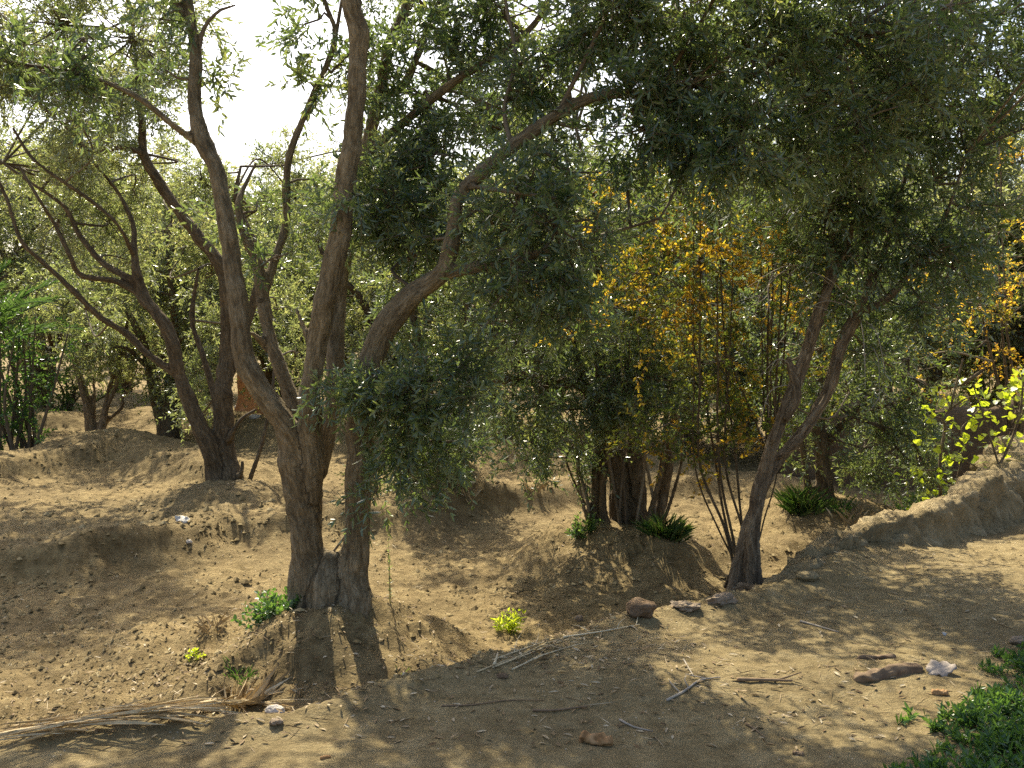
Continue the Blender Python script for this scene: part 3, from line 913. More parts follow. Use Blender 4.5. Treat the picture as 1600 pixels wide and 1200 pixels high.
def fill(n, box, R, amt, rng, avoid=()):  # extra leaf clumps added to a crown, mainly to shade path and grove floor
    out = []
    while len(out) < n:
        c = np.array([rng.uniform(*box[k]) for k in range(3)])
        d = (c - C0); dep = d @ CF
        px = 800 + F * (d @ CR) / dep; py = 600 - F * (d @ CU) / dep
        m = R / dep * F * 1.25
        if any(x0 - m < px < x1 + m and y0 - m < py < y1 + m for x0, y0, x1, y1 in avoid): continue
        out.append((c, R * rng.uniform(.8, 1.2), amt))
    return out
HOLE = [(330, -400, 480, 215)]
HOLE2 = [(330, -10, 480, 215)]
rfa = np.random.default_rng(77)
A_blobs = thin(A_blobs, .72, 3.5)
A_blobs += fill(18, ((-0.6, 2.2), (5.4, 8.2), (3.0, 5.0)), .30, 5, rfa, HOLE) + fill(5, ((-3.3, -0.4), (6.2, 7.2), (4.5, 5.4)), .32, 5, rfa, HOLE2) + fill(5, ((0.5, 2.6), (4.6, 6.2), (3.2, 4.6)), .30, 5, rfa, HOLE)  # added clumps, some above the view, that dapple the path
def path_light(bl, rng, keep=.35):
    out = []
    for c, R, a in bl:
        k = (c[2] - .0) ; q = np.array(c) - np.array(TOSUN) * (k / TOSUN[2])
        if c[2] > 3.9 and -2.2 < q[0] < 2.0 and 3.3 < q[1] < 5.0 and rng.random() > keep: continue
        out.append((c, R, a))
    return out
A_blobs = path_light(open_sun(A_blobs), rfa)
baseA = G(515, 990, -0.30)
tree('olive_tree', 'large multi-stemmed olive tree on a mound with two fused trunks in left foreground', baseA, limbs_from_px(A_L), A_blobs, np.random.default_rng(1), M['bark'], M['olive'], seed=1, voxel=0.016, per=9, tint=(0.42, 0.2), leaf=(0.070, 0.0165), pairs=8)

# ================================================================== left rear olive
YB = 11.6
B_L = [
    [(352, 790, YB, 44), (347, 765, YB, 30), (332, 715, YB, 19), (305, 650, YB, 17), (283, 590, YB, 15), (268, 530, YB, 14), (245, 490, YB, 13), (222, 460, YB, 12), (210, 400, YB, 8), (208, 350, YB + .1, 6), (190, 310, YB + .2, 5), (160, 270, YB + .2, 4), (110, 210, YB + .3, 3)],
    [(226, 464, YB, 8), (180, 440, YB, 7), (127, 430, YB - .1, 7), (110, 400, YB - .2, 6), (85, 350, YB - .2, 5), (60, 310, YB - .3, 4), (30, 260, YB - .3, 3)],
    [(275, 585, YB, 9), (230, 553, YB, 8), (200, 523, YB, 8), (150, 490, YB - .2, 7), (117, 457, YB - .3, 7), (67, 410, YB - .4, 6), (33, 377, YB - .5, 5), (10, 310, YB - .5, 5), (-10, 270, YB - .5, 4), (-60, 200, YB - .6, 2)],
    [(214, 440, YB, 8), (160, 410, YB + .2, 7), (123, 365, YB + .3, 6), (100, 323, YB + .3, 5), (40, 280, YB + .4, 4), (5, 255, YB + .4, 3)],
    [(210, 400, YB, 6), (183, 350, YB - .3, 5), (147, 317, YB - .3, 5), (93, 280, YB - .4, 5), (50, 247, YB - .4, 4), (20, 200, YB - .5, 3)],
    [(372, 785, YB + .1, 36), (364, 755, YB, 24), (350, 700, YB + .1, 21), (349, 620, YB + .1, 19), (352, 560, YB + .2, 16), (356, 480, YB + .2, 14), (345, 420, YB + .2, 13), (310, 370, YB + .2, 13), (280, 330, YB + .2, 12), (245, 280, YB + .2, 11), (225, 240, YB + .2, 9), (222, 190, YB + .2, 8), (215, 150, YB + .2, 6), (210, 60, YB + .2, 4), (190, -60, YB + .2, 3)],
    [(225, 240, YB + .2, 7), (190, 230, YB, 6), (145, 237, YB - .1, 5), (110, 205, YB - .2, 4), (60, 160, YB - .3, 3), (0, 100, YB - .3, 2)],
    [(352, 600, YB + .2, 11), (378, 540, YB + .4, 9), (398, 460, YB + .5, 9), (412, 415, YB + .5, 8), (385, 350, YB + .5, 7), (368, 310, YB + .5, 6), (376, 260, YB + .5, 3)],
    [(366, 758, YB - .05, 8), (377, 737, YB - .1, 5), (379, 718, YB - .1, 4.5)],
    [(385, 765, YB, 7), (392, 745, YB, 6), (410, 690, YB, 5), (424, 620, YB + .1, 4), (430, 560, YB + .2, 3)],
    [(356, 690, YB, 7), (376, 656, YB, 4), (400, 640, YB, 3)],
    [(342, 690, YB + .05, 10), (335, 620, YB + .3, 8), (318, 560, YB + .4, 7), (300, 500, YB + .5, 6), (310, 420, YB + .5, 4)],
]
B_blobs = pb([
    (100, 40, YB, .8, 15), (210, 60, YB, .8, 16), (30, 130, YB - .3, .7, 12), (140, 150, YB, .7, 12), (240, 150, YB + .2, .55, 10), (60, 230, YB - .3, .6, 10), (180, 230, YB, .5, 8), (270, 260, YB + .3, .45, 7),
    (20, 330, YB - .4, .5, 7), (110, 330, YB, .45, 6), (340, 300, YB + .5, .5, 8), (400, 230, YB + .6, .45, 8), (430, 290, YB + .5, .4, 6), (160, 400, YB, .35, 4), (290, 420, YB + .6, .5, 6), (240, 380, YB + .4, .35, 5),
    (190, -80, YB, .9, 14), (60, -80, YB, .9, 12), (300, 500, YB + .6, .45, 6), (430, 560, YB + .3, .4, 5), (250, 590, YB - .2, .3, 5), (280, 20, YB + .2, .5, 6), (0, 20, YB - .3, .6, 8), (-60, 120, YB - .4, .6, 8), (150, 280, YB, .4, 5), (70, 480, YB, .4, 4), (400, 480, YB + .4, .3, 3),
    (250, 640, YB - .1, .22, 3), (275, 660, YB, .12, 2),
])
B_blobs = [(c + (np.array([0, 1.1, 0]) if c[2] < 4.2 else 0), R, a) for c, R, a in B_blobs]
B_blobs += fill(26, ((-7.0, -3.4), (10.4, 14.2), (3.6, 5.8)), .36, 5, rfa, HOLE)
B_L = [[(x, y, Y, r * .74) for x, y, Y, r in l] for l in B_L]
B_blobs = open_sun(B_blobs, .5)
baseB = G(360, 768, -0.2)
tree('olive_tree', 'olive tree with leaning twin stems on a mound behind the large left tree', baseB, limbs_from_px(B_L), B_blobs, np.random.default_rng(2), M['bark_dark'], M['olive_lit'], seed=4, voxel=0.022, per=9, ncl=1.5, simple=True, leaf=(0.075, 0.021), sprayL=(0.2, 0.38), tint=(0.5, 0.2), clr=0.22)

# ================================================================== middle olive on a mound
YC = 8.6
C_L = [
    [(978, 880, YC, 46), (978, 840, YC, 28), (974, 790, YC, 21), (970, 755, YC, 18), (963, 720, YC, 16), (954, 680, YC, 13), (942, 600, YC, 11), (930, 500, YC, 9), (935, 400, YC, 7), (925, 300, YC, 5), (900, 200, YC, 3)],
    [(1000, 860, YC + .05, 26), (994, 800, YC + .05, 18), (990, 745, YC + .05, 18), (993, 690, YC + .1, 16), (1006, 600, YC + .1, 13), (1003, 480, YC + .2, 10), (1012, 350, YC + .2, 8), (1020, 220, YC + .3, 6), (1010, 80, YC + .3, 4)],
    [(1016, 860, YC + .05, 20), (1023, 810, YC + .05, 13), (1030, 767, YC + .1, 11), (1037, 723, YC + .1, 10), (1058, 620, YC + .2, 9), (1080, 500, YC + .3, 8), (1100, 380, YC + .3, 6), (1130, 250, YC + .3, 4)],
    [(940, 845, YC, 16), (937, 810, YC, 10), (937, 750, YC, 9), (937, 700, YC, 9), (920, 620, YC, 8), (890, 520, YC - .1, 6), (870, 440, YC - .1, 4), (850, 360, YC - .1, 3)],
    [(955, 830, YC - .1, 12), (946, 800, YC - .1, 7), (947, 750, YC - .1, 6), (956, 690, YC - .1, 6), (975, 640, YC - .1, 5), (980, 560, YC - .15, 4)],
    [(928, 845, YC, 5), (924, 815, YC, 3.5), (913, 760, YC, 3.2), (902, 694, YC, 3), (890, 620, YC, 2.5)],
    [(934, 840, YC - .05, 5), (922, 770, YC - .05, 3), (910, 720, YC - .05, 2.6), (906, 680, YC - .05, 2.2)],
    [(922, 790, YC, 2.6), (905, 750, YC, 2.2), (895, 715, YC, 2), (900, 690, YC, 1.6)],
    [(948, 650, YC, 11), (915, 602, YC, 11), (850, 598, YC - .1, 10), (780, 592, YC - .2, 9), (735, 590, YC - .2, 6), (712, 594, YC - .2, 3)],
    [(780, 592, YC - .2, 4), (755, 560, YC - .2, 3.4), (790, 530, YC - .2, 3), (805, 470, YC - .2, 2.6), (800, 420, YC - .2, 2)],
]
rcs = np.random.default_rng(55)
for k in range(7):
    x0 = 935 + 100 * rcs.random(); x1 = x0 + (x0 - 985) * .5 + rcs.normal(0, 10); r0 = rcs.uniform(2.5, 6)
    C_L.append([(x0 * .6 + 980 * .4, 860, YC - .12, r0 * 1.5), (x0, 810, YC - .15, r0), ((x0 + x1) / 2, 750, YC - .15, r0 * .9), (x1, 690, YC - .15, r0 * .8), (x1 + rcs.normal(0, 12), 610, YC - .1, r0 * .6), (x1 + rcs.normal(0, 25), 520, YC, r0 * .4)])
C_blobs = pb([
    (1000, 590, YC - .3, .42, 12), (940, 570, YC - .3, .4, 10), (1040, 640, YC - .3, .3, 7), (880, 640, YC - .3, .34, 8), (840, 600, YC - .3, .38, 9), (790, 640, YC - .2, .28, 6), (830, 690, YC - .2, .2, 5), (820, 720, YC - .2, .12, 3), (800, 550, YC - .2, .34, 7), (890, 540, YC, .4, 9), (960, 480, YC, .4, 8), (1050, 540, YC, .4, 9), (1090, 470, YC + .2, .4, 8),
    (860, 470, YC, .4, 7), (930, 400, YC, .42, 7), (1020, 400, YC + .2, .42, 7), (1000, 300, YC + .2, .42, 7), (900, 300, YC, .42, 6), (1110, 350, YC + .3, .42, 7), (1130, 240, YC + .3, .42, 7), (1020, 200, YC + .3, .45, 6), (920, 200, YC + .1, .42, 6), (1010, 80, YC + .3, .5, 8), (900, 100, YC, .42, 5), (1100, 120, YC, .5, 7), (760, 560, YC - .1, .25, 4), (740, 480, YC + .1, .3, 4),
    (960, 640, YC - .4, .26, 6), (920, 700, YC - .1, .14, 3), (900, 740, YC, .08, 1),
])
C_blobs += fill(15, ((-1.5, 2.0), (8.2, 11.5), (3.2, 5.0)), .32, 4, rfa, HOLE)
C_L = [[(x + (x - 980) * .12 * (y > 700), y, Y, r * .95) for x, y, Y, r in l] for l in C_L]
C_blobs = open_sun(C_blobs)
baseC = G(980, 842, -0.16)
tree('olive_tree', 'olive tree of clustered upright stems on a round mound in the middle', baseC, limbs_from_px(C_L), C_blobs, np.random.default_rng(3), M['bark_dark'], M['olive'], seed=7, voxel=0.018, per=9, simple=True, leaf=(0.066, 0.018), sprayL=(0.18, 0.32), tint=(0.5, 0.2), clr=0.18, droop=0.45)

# ================================================================== leaning right tree
YD = 6.7
D_L = [
    [(1178, 960, YD, 26), (1174, 915, YD, 16), (1176, 860, YD, 12), (1180, 805, YD, 11), (1194, 742, YD, 11), (1208, 688, YD, 10), (1224, 650, YD, 10), (1250, 585, YD, 10), (1268, 530, YD, 9), (1285, 480, YD, 8), (1296, 430, YD, 7), (1300, 360, YD, 6), (1290, 260, YD, 5), (1270, 150, YD, 4), (1280, 20, YD, 3)],
    [(1150, 960, YD + .05, 24), (1150, 915, YD + .05, 14), (1160, 855, YD + .08, 11), (1182, 790, YD + .1, 9), (1212, 725, YD + .1, 9), (1255, 675, YD + .1, 9), (1295, 608, YD + .1, 9), (1311, 550, YD + .1, 9), (1328, 515, YD + .1, 10), (1345, 482, YD + .1, 9), (1358, 458, YD + .1, 9), (1364, 415, YD + .1, 8), (1350, 380, YD + .1, 7), (1345, 300, YD + .1, 6), (1360, 200, YD + .1, 5), (1380, 80, YD + .1, 4), (1400, -80, YD + .1, 3)],
    [(1225, 655, YD - .03, 8), (1245, 620, YD - .05, 8), (1236, 575, YD - .05, 6), (1232, 558, YD - .05, 4)],
    [(1262, 545, YD - .02, 7), (1282, 480, YD - .05, 6), (1300, 440, YD - .05, 6), (1325, 380, YD, 5), (1340, 310, YD, 4)],
    [(1340, 490, YD + .1, 7), (1390, 462, YD, 6), (1440, 400, YD, 4), (1480, 330, YD - .1, 3), (1510, 240, YD - .1, 2)],
    [(1355, 455, YD + .1, 6), (1380, 400, YD + .2, 5), (1400, 330, YD + .2, 4), (1430, 220, YD + .3, 3), (1450, 100, YD + .3, 2)],
    [(1215, 715, YD + .05, 4), (1238, 700, YD, 4), (1262, 660, YD, 4), (1290, 620, YD, 4), (1308, 560, YD, 4)],
    [(1205, 690, YD - .05, 4), (1222, 640, YD - .05, 5), (1252, 560, YD - .04, 5), (1275, 480, YD - .04, 4)],
]
D_blobs = pb([
    (1290, 330, YD, .34, 9), (1350, 300, YD, .36, 10), (1400, 360, YD, .34, 9), (1450, 400, YD - .1, .32, 8), (1330, 400, YD - .1, .22, 4), (1290, 220, YD, .38, 10), (1380, 220, YD + .1, .38, 10), (1460, 280, YD, .36, 8), (1500, 200, YD, .32, 6), (1440, 150, YD + .2, .4, 9), (1300, 100, YD, .4, 9), (1380, 40, YD, .42, 9), (1490, 420, YD, .26, 5), (1230, 290, YD, .3, 6), (1520, 320, YD, .28, 4),
    (1290, -40, YD - .2, .45, 10), (1400, -100, YD - .2, .5, 11), (1500, 0, YD, .42, 7), (1520, -140, YD - .1, .5, 9), (1620, -60, YD, .5, 8), (1400, -250, YD - .3, .5, 9), (1600, -220, YD - .3, .5, 8), (1250, -220, YD - .3, .5, 9), (1700, 100, YD, .5, 7), (1560, 120, YD + .1, .3, 4),
])
D_blobs = thin(D_blobs, .8, 3.8)
D_blobs += pb([(1310, 470, YD + .2, .22, 5), (1390, 470, YD + .2, .26, 6), (1440, 470, YD, .24, 5), (1260, 400, YD + .2, .24, 5), (1350, 540, YD + .3, .2, 4)])
D_blobs += fill(20, ((2.0, 4.8), (5.0, 8.6), (2.9, 5.0)), .32, 5, rfa) + fill(8, ((1.2, 3.6), (6.2, 8.2), (2.6, 3.7)), .36, 8, rfa)
D_blobs = path_light(open_sun(D_blobs), rfa, .5)
baseD = G(1165, 925, -0.15)
rD = tree('olive_tree', 'leaning tree with two twisted pale stems at the edge of the path', baseD, limbs_from_px(D_L) + roots(P(1162, 910, YD), 6, .06, .3, np.random.default_rng(94), .035), D_blobs, np.random.default_rng(4), M['bark_pale'], M['olive'], seed=11, voxel=0.010, groove=0.014, per=9, tint=(0.32, 0.18), sprayL=(0.16, 0.3), leaf=(0.070, 0.0165), pairs=8)
# bare drooping twigs on it
mb = MB()
rg = np.random.default_rng(40)
for (x0, y0, x1, y1, x2, y2) in [(1290, 425, 1230, 415, 1165, 450), (1240, 418, 1215, 430, 1180, 470), (1268, 424, 1266, 450, 1230, 520), (1330, 470, 1300, 440, 1270, 425), (1350, 500, 1370, 520, 1385, 590), (1345, 500, 1350, 540, 1352, 610), (1250, 590, 1220, 560, 1185, 590), (1240, 600, 1205, 610, 1190, 650), (1330, 480, 1290, 470, 1250, 490), (1210, 425, 1200, 450, 1205, 500), (1360, 540, 1372, 560, 1374, 620)]:
    y_ = YD - 0.12
    c = catmull(np.array([[*P(x0, y0, YD), .004], [*P(x1, y1, y_), .003], [*P(x2, y2, y_ - .1), .0012]]), 0.05)
    v, q, t = tube(c[:, :3], c[:, 3], 5); mb.add(v, q, t, rg.random())
    for k in range(3):
        i = rg.integers(len(c) // 3, len(c)); p0 = c[i, :3]; e = p0 + np.array([rg.normal(0, .1), rg.normal(0, .08), -rg.uniform(.05, .2)])
        cc = catmull(np.array([[*p0, .002], [*((p0 + e) / 2 + rg.normal(0, .02, 3)), .0015], [*e, .0007]]), 0.05)
        v, q, t = tube(cc[:, :3], cc[:, 3], 4); mb.add(v, q, t, rg.random())
mb.part('dead_twigs', rD, M['dead_twig'], True, 'stuff')

# ================================================================== copper-leaved pomegranates
def pomegranate(label, basepx, stems, blobs, rng, seed, leaf=(0.042, 0.0175), per=9, dens=.85):
    b = GH(*basepx)
    L = limbs_from_px(stems)
    root = thing('pomegranate_tree', label, 'pomegranate tree', b)
    cur = []
    bks = MB()
    for l in L:
        c = catmull(l, 0.05); pts = c[:, :3] + np.stack([0.006 * gnoise(c[:, :3] * 4 + k * 5 + seed, seed) for k in range(3)], 1)
        cur.append((pts, c[:, 3]))
    v, f, a, bk = simple_branches(cur, 8)
    part('stems', root, v, f, M['bark_dark'], True, {'bark': bk})
    blobs = [(c + rng.normal(0, .08, 3), R * 1.35, a * dens, 0.46 if c[2] > 1.75 else 0.14) for c, R, a in blobs]
    (lv, lq, la), (bv, bf, ba) = crown(L, blobs, rng, leaf=leaf, pairs=7, sprayL=(0.14, 0.28), per=per, clr=0.2, tint=(0.40, 0.36), droop=0.2, spread=0.8)
    part('branches', root, bv, bf, M['twig'], True, {'tint': ba}, kind='stuff')
    part('crown', root, lv, lq, M['copper'], False, {'tint': la}, kind='stuff')
    return root
YP = 7.3
rp = np.random.default_rng(5)
stems = []
for k in range(13):
    x0 = 1128 + 58 * rp.random(); x1 = 1085 + 140 * rp.random(); x2 = x1 + rp.normal(0, 50); yy = YP + rp.normal(0, 0.12); top = rp.uniform(250, 520)
    r0 = rp.uniform(1.0, 2.4)
    stems.append([(x0, 918, YP + rp.normal(0, .05), r0 * 1.2), ((x0 + x1) / 2 + rp.normal(0, 6), 820, yy, r0), (x1, 720, yy, r0 * .9), ((x1 + x2) / 2, 580, yy + rp.normal(0, .1), r0 * .75), (x2, top, yy + rp.normal(0, .15), r0 * .4)])
P_blobs = pb([(1092, 230, 7.0, .14, 4), (1112, 180, 7.0, .14, 4), (1370, 90, 7.2, .2, 5), (1405, 120, 7.2, .16, 4), (1330, 70, 7.2, .16, 4), (1000, 330, 7.0, .14, 3), (970, 270, 7.0, .12, 3), (1340, 330, 7.1, .14, 3),
    (955, 440, YP - .1, .26, 7), (1000, 480, YP - .1, .28, 8), (960, 500, YP, .24, 6), (1080, 290, YP, .26, 6), (1100, 380, YP, .36, 10), (1180, 400, YP, .34, 9), (1140, 470, YP, .36, 10), (1240, 350, YP + .2, .34, 8), (1230, 440, YP + .1, .3, 7), (1100, 560, YP, .34, 9), (1180, 560, YP, .34, 8), (1060, 480, YP, .3, 7), (980, 290, YP, .16, 3), (1010, 380, YP, .26, 5), (1200, 640, YP + .1, .28, 6), (1110, 650, YP, .28, 6), (1070, 730, YP - .05, .16, 4), (1160, 690, YP, .2, 5), (1280, 500, YP + .2, .28, 5), (1280, 580, YP + .3, .28, 5),
    (1060, 640, YP, .2, 4), (1140, 300, YP + .2, .3, 6), (1230, 250, YP + .4, .34, 6), (1100, 200, YP + .3, .26, 4), (1050, 690, YP - .1, .1, 2), (960, 470, YP - .2, .2, 5), (1380, 560, YP + .4, .3, 5), (1340, 620, YP + .5, .26, 4),
])
pomegranate('pomegranate tree with copper orange leaves and many thin stems beside the leaning tree', (1160, 905), stems, P_blobs, rp, 21)
YQ = 10.5
rq = np.random.default_rng(6)
stems = []
for k in range(8):
    x0 = 1560 + 40 * rq.random(); x2 = 1480 + 220 * rq.random(); r0 = rq.uniform(2, 3.5)
    stems.append([(x0, 735, YQ + rq.normal(0, .1), r0), ((x0 * 2 + x2) / 3, 600, YQ, r0 * .9), ((x0 + x2 * 2) / 3, 480, YQ, r0 * .7), (x2, rq.uniform(150, 330), YQ + rq.normal(0, .3), r0 * .4)])
Q_blobs = pb([(1560, 370, YQ, .5, 12), (1590, 430, YQ, .45, 10), (1520, 440, YQ, .4, 8), (1560, 500, YQ, .45, 9), (1500, 540, YQ, .4, 8), (1460, 480, YQ, .4, 7), (1600, 250, YQ, .5, 6), (1540, 240, YQ, .4, 4), (1650, 350, YQ, .5, 8), (1420, 560, YQ, .4, 6), (1620, 530, YQ, .4, 6), (1390, 500, YQ, .4, 5), (1420, 100, YQ, .5, 4), (1370, 80, YQ, .4, 5)])
pomegranate('pomegranate tree with reddish leaves rising behind the bright green sapling', (1560, 742), stems, Q_blobs, rq, 31, leaf=(0.044, 0.019), dens=.45)

# ================================================================== right rear olive
YE = 10.0
E_L = [
    [(1292, 820, YE, 30), (1290, 790, YE, 18), (1286, 745, YE, 13), (1281, 690, YE, 11), (1275, 620, YE, 9), (1290, 520, YE, 7), (1310, 420, YE, 5), (1320, 300, YE, 3)],
    [(1268, 800, YE, 10), (1260, 750, YE, 6), (1250, 690, YE, 5), (1220, 620, YE, 4), (1200, 520, YE, 3)],
    [(1284, 700, YE, 7), (1330, 650, YE, 6), (1390, 600, YE, 5), (1420, 590, YE, 4.5), (1455, 603, YE - .1, 4.5), (1500, 600, YE - .2, 4), (1540, 575, YE - .2, 3)],
    [(1280, 660, YE, 7), (1350, 560, YE + .2, 5), (1430, 480, YE + .3, 4), (1480, 430, YE + .3, 3)],
]
E_blobs = pb([(1250, 640, YE, .4, 7), (1310, 640, YE - .1, .4, 8), (1370, 640, YE, .45, 10), (1420, 650, YE, .4, 9), (1400, 700, YE, .4, 8), (1350, 700, YE, .35, 6), (1330, 560, YE, .45, 7), (1420, 560, YE, .45, 8), (1430, 480, YE + .2, .45, 7), (1250, 540, YE, .45, 6), (1320, 450, YE, .5, 6), (1290, 330, YE, .5, 6), (1430, 380, YE, .5, 6), (1220, 560, YE, .4, 6), (1240, 700, YE, .22, 3), (1380, 740, YE + .1, .26, 5), (1330, 745, YE + .3, .22, 4), (1440, 720, YE + .2, .28, 5), (1200, 440, YE, .5, 6)])
baseE = G(1290, 795, -0.15)
tree('olive_tree', 'shaded olive tree with dark trunk and drooping branches behind the low earth wall', baseE, limbs_from_px(E_L), E_blobs, np.random.default_rng(8), M['bark_dark'], M['olive'], seed=15, voxel=0.018, per=8, simple=True, leaf=(0.07, 0.019), sprayL=(0.2, 0.36), tint=(0.55, 0.16), clr=0.2, droop=0.6)

# ================================================================== low olive beyond the main trunk (its skirt hangs over the bank)
YS = 10.9
S_L = [[(690, 790, YS, 24), (688, 765, YS, 15), (684, 720, YS, 11), (675, 660, YS, 9), (660, 560, YS, 8), (645, 480, YS, 6), (650, 380, YS, 4)],
       [(692, 740, YS, 8), (715, 680, YS, 6), (728, 600, YS, 5), (726, 500, YS, 4), (740, 420, YS, 3)],
       [(686, 720, YS, 7), (650, 680, YS, 5), (610, 640, YS, 4), (600, 560, YS, 3)]]
S_blobs = pb([(650, 700, YS - .3, .4, 9), (700, 700, YS - .3, .4, 10), (640, 640, YS - .2, .45, 9), (710, 640, YS - .2, .42, 8), (660, 570, YS, .5, 9), (730, 560, YS, .5, 9), (640, 490, YS, .5, 8), (720, 470, YS, .5, 8), (660, 390, YS, .5, 7), (740, 390, YS, .5, 6), (600, 720, YS - .3, .25, 4), (620, 760, YS - .5, .16, 3), (670, 745, YS - .4, .24, 5), (710, 745, YS - .4, .16, 3), (690, 300, YS, .5, 6), (600, 450, YS, .45, 6), (590, 600, YS, .4, 5), (760, 640, YS, .3, 4)])
tree('olive_tree', 'bushy olive tree with foliage to the ground directly behind the large left tree', G(690, 770, -0.15), limbs_from_px(S_L), S_blobs, np.random.default_rng(9), M['bark_dark'], M['olive'], seed=17, voxel=0.02, per=8, simple=True, leaf=(0.072, 0.02), sprayL=(0.2, 0.36), tint=(0.6, 0.18), clr=0.2, droop=0.5)

# ================================================================== small stumpy olive at left rear
YF = 17.5
F_L = [[(146, 700, YF, 18), (142, 677, YF, 10), (137, 633, YF, 7), (123, 583, YF, 6), (113, 543, YF, 5), (100, 480, YF, 4)],
       [(152, 690, YF, 9), (161, 650, YF, 4.5), (173, 597, YF, 4), (187, 557, YF, 3.5), (200, 500, YF, 3)],
       [(156, 690, YF - .1, 8), (166, 640, YF - .1, 4), (178, 610, YF - .1, 4), (190, 575, YF - .1, 3.5)],
       [(156, 690, YF, 7), (166, 660, YF, 3.4), (190, 637, YF, 3), (193, 617, YF, 3), (217, 597, YF, 2.4)],
       [(140, 690, YF, 7), (147, 640, YF, 3), (146, 590, YF, 2.5)]]
F_blobs = pb([(150, 520, YF, .5, 8), (100, 500, YF, .5, 8), (200, 510, YF, .5, 8), (150, 560, YF - .2, .4, 6), (215, 575, YF, .4, 6), (130, 450, YF, .6, 8), (210, 440, YF, .6, 8), (60, 450, YF, .6, 7)])
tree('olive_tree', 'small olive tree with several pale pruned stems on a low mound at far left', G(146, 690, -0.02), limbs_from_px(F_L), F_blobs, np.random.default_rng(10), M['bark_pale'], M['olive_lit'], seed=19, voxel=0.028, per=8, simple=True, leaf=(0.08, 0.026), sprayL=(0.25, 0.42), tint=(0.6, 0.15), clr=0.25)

# ================================================================== background trees
def proto_tree(seed, H, spread, leafmat, tint):
    rg = np.random.default_rng(seed)
    limbs = []
    trunk_h = 0.9 + 0.3 * rg.random()
    nst = rg.integers(3, 5)
    a0 = rg.random() * 6.28
    tips = []
    for k in range(nst):
        a = a0 + k * 6.28 / nst + rg.normal(0, .3)
        d = np.array([math.cos(a), math.sin(a)])
        p = [[*(d * 0.08), -0.25, 0.20], [*(d * 0.10), 0.2, 0.13], [*(d * 0.25 + rg.normal(0, .05, 2)), trunk_h, 0.095], [*(d * spread * 0.35 + rg.normal(0, .1, 2)), H * 0.45, 0.07], [*(d * spread * 0.55 + rg.normal(0, .15, 2)), H * 0.68, 0.045], [*(d * spread * 0.65 + rg.normal(0, .2, 2)), H * 0.9, 0.02]]
        limbs.append(np.array(p))
        for j in range(3):
            i = rg.integers(2, 5); s = np.array(p[i]); an = a + rg.normal(0, .9)
            e = s[:3] + np.array([math.cos(an) * spread * .5, math.sin(an) * spread * .5, rg.uniform(-.1, .8)])
            m = (s[:3] + e) / 2 + np.array([0, 0, .2])
            limbs.append(np.array([[*s[:3], s[3] * .6], [*m, s[3] * .45], [*e, .012]]))
    blobs = []
    nb = 46
    for k in range(nb):
        u = unit(rg.normal(size=3)); rr = rg.random() ** 0.4
        c = np.array([u[0] * spread * rr, u[1] * spread * rr, H * 0.60 + u[2] * H * 0.42 * rr])
        if c[2] < 0.5: c[2] = 0.5 + rg.random() * .4
        # skirts hang lower outside
        blobs.append((c, 0.42 + 0.2 * rg.random(), 9))
    (lv, lq, la), (bv, bf, ba) = crown(limbs, blobs, rg, simple=True, leaf=(0.095, 0.03), pairs=6, sprayL=(0.26, 0.46), per=8, clr=0.3, tint=tint, droop=0.4)
    wv, wf, bk = woody(limbs, 0.035, 0.012, seed, 0.06)
    return ((wv, wf, bk), (bv, bf, ba), (lv, lq, la), leafmat)

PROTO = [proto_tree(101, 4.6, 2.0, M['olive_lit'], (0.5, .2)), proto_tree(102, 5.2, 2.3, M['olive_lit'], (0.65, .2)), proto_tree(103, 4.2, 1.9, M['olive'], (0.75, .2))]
PM = []
for (w, b, l, lm) in PROTO:
    PM.append((make_mesh('trunk', w[0], w[1], M['bark_dark'], True, {'bark': w[2]}), make_mesh('branches', b[0], b[1], M['twig'], True, {'tint': b[2]}), make_mesh('crown', l[0], l[1], lm, False, {'tint': l[2]})))
def far_tree(kind, x, y, sc, rz, label, group=None):
    root = thing('olive_tree', label, 'olive tree', (x, y, h1(x, y)), rz, group)
    root.scale = (sc, sc, sc)
    for nme, me in zip(('trunk', 'branches', 'crown'), PM[kind]):
        o = add_obj(nme, me, root)
        if nme != 'trunk': o['kind'] = 'stuff'
    return root
G1 = 'olive trees filling the background of the grove'
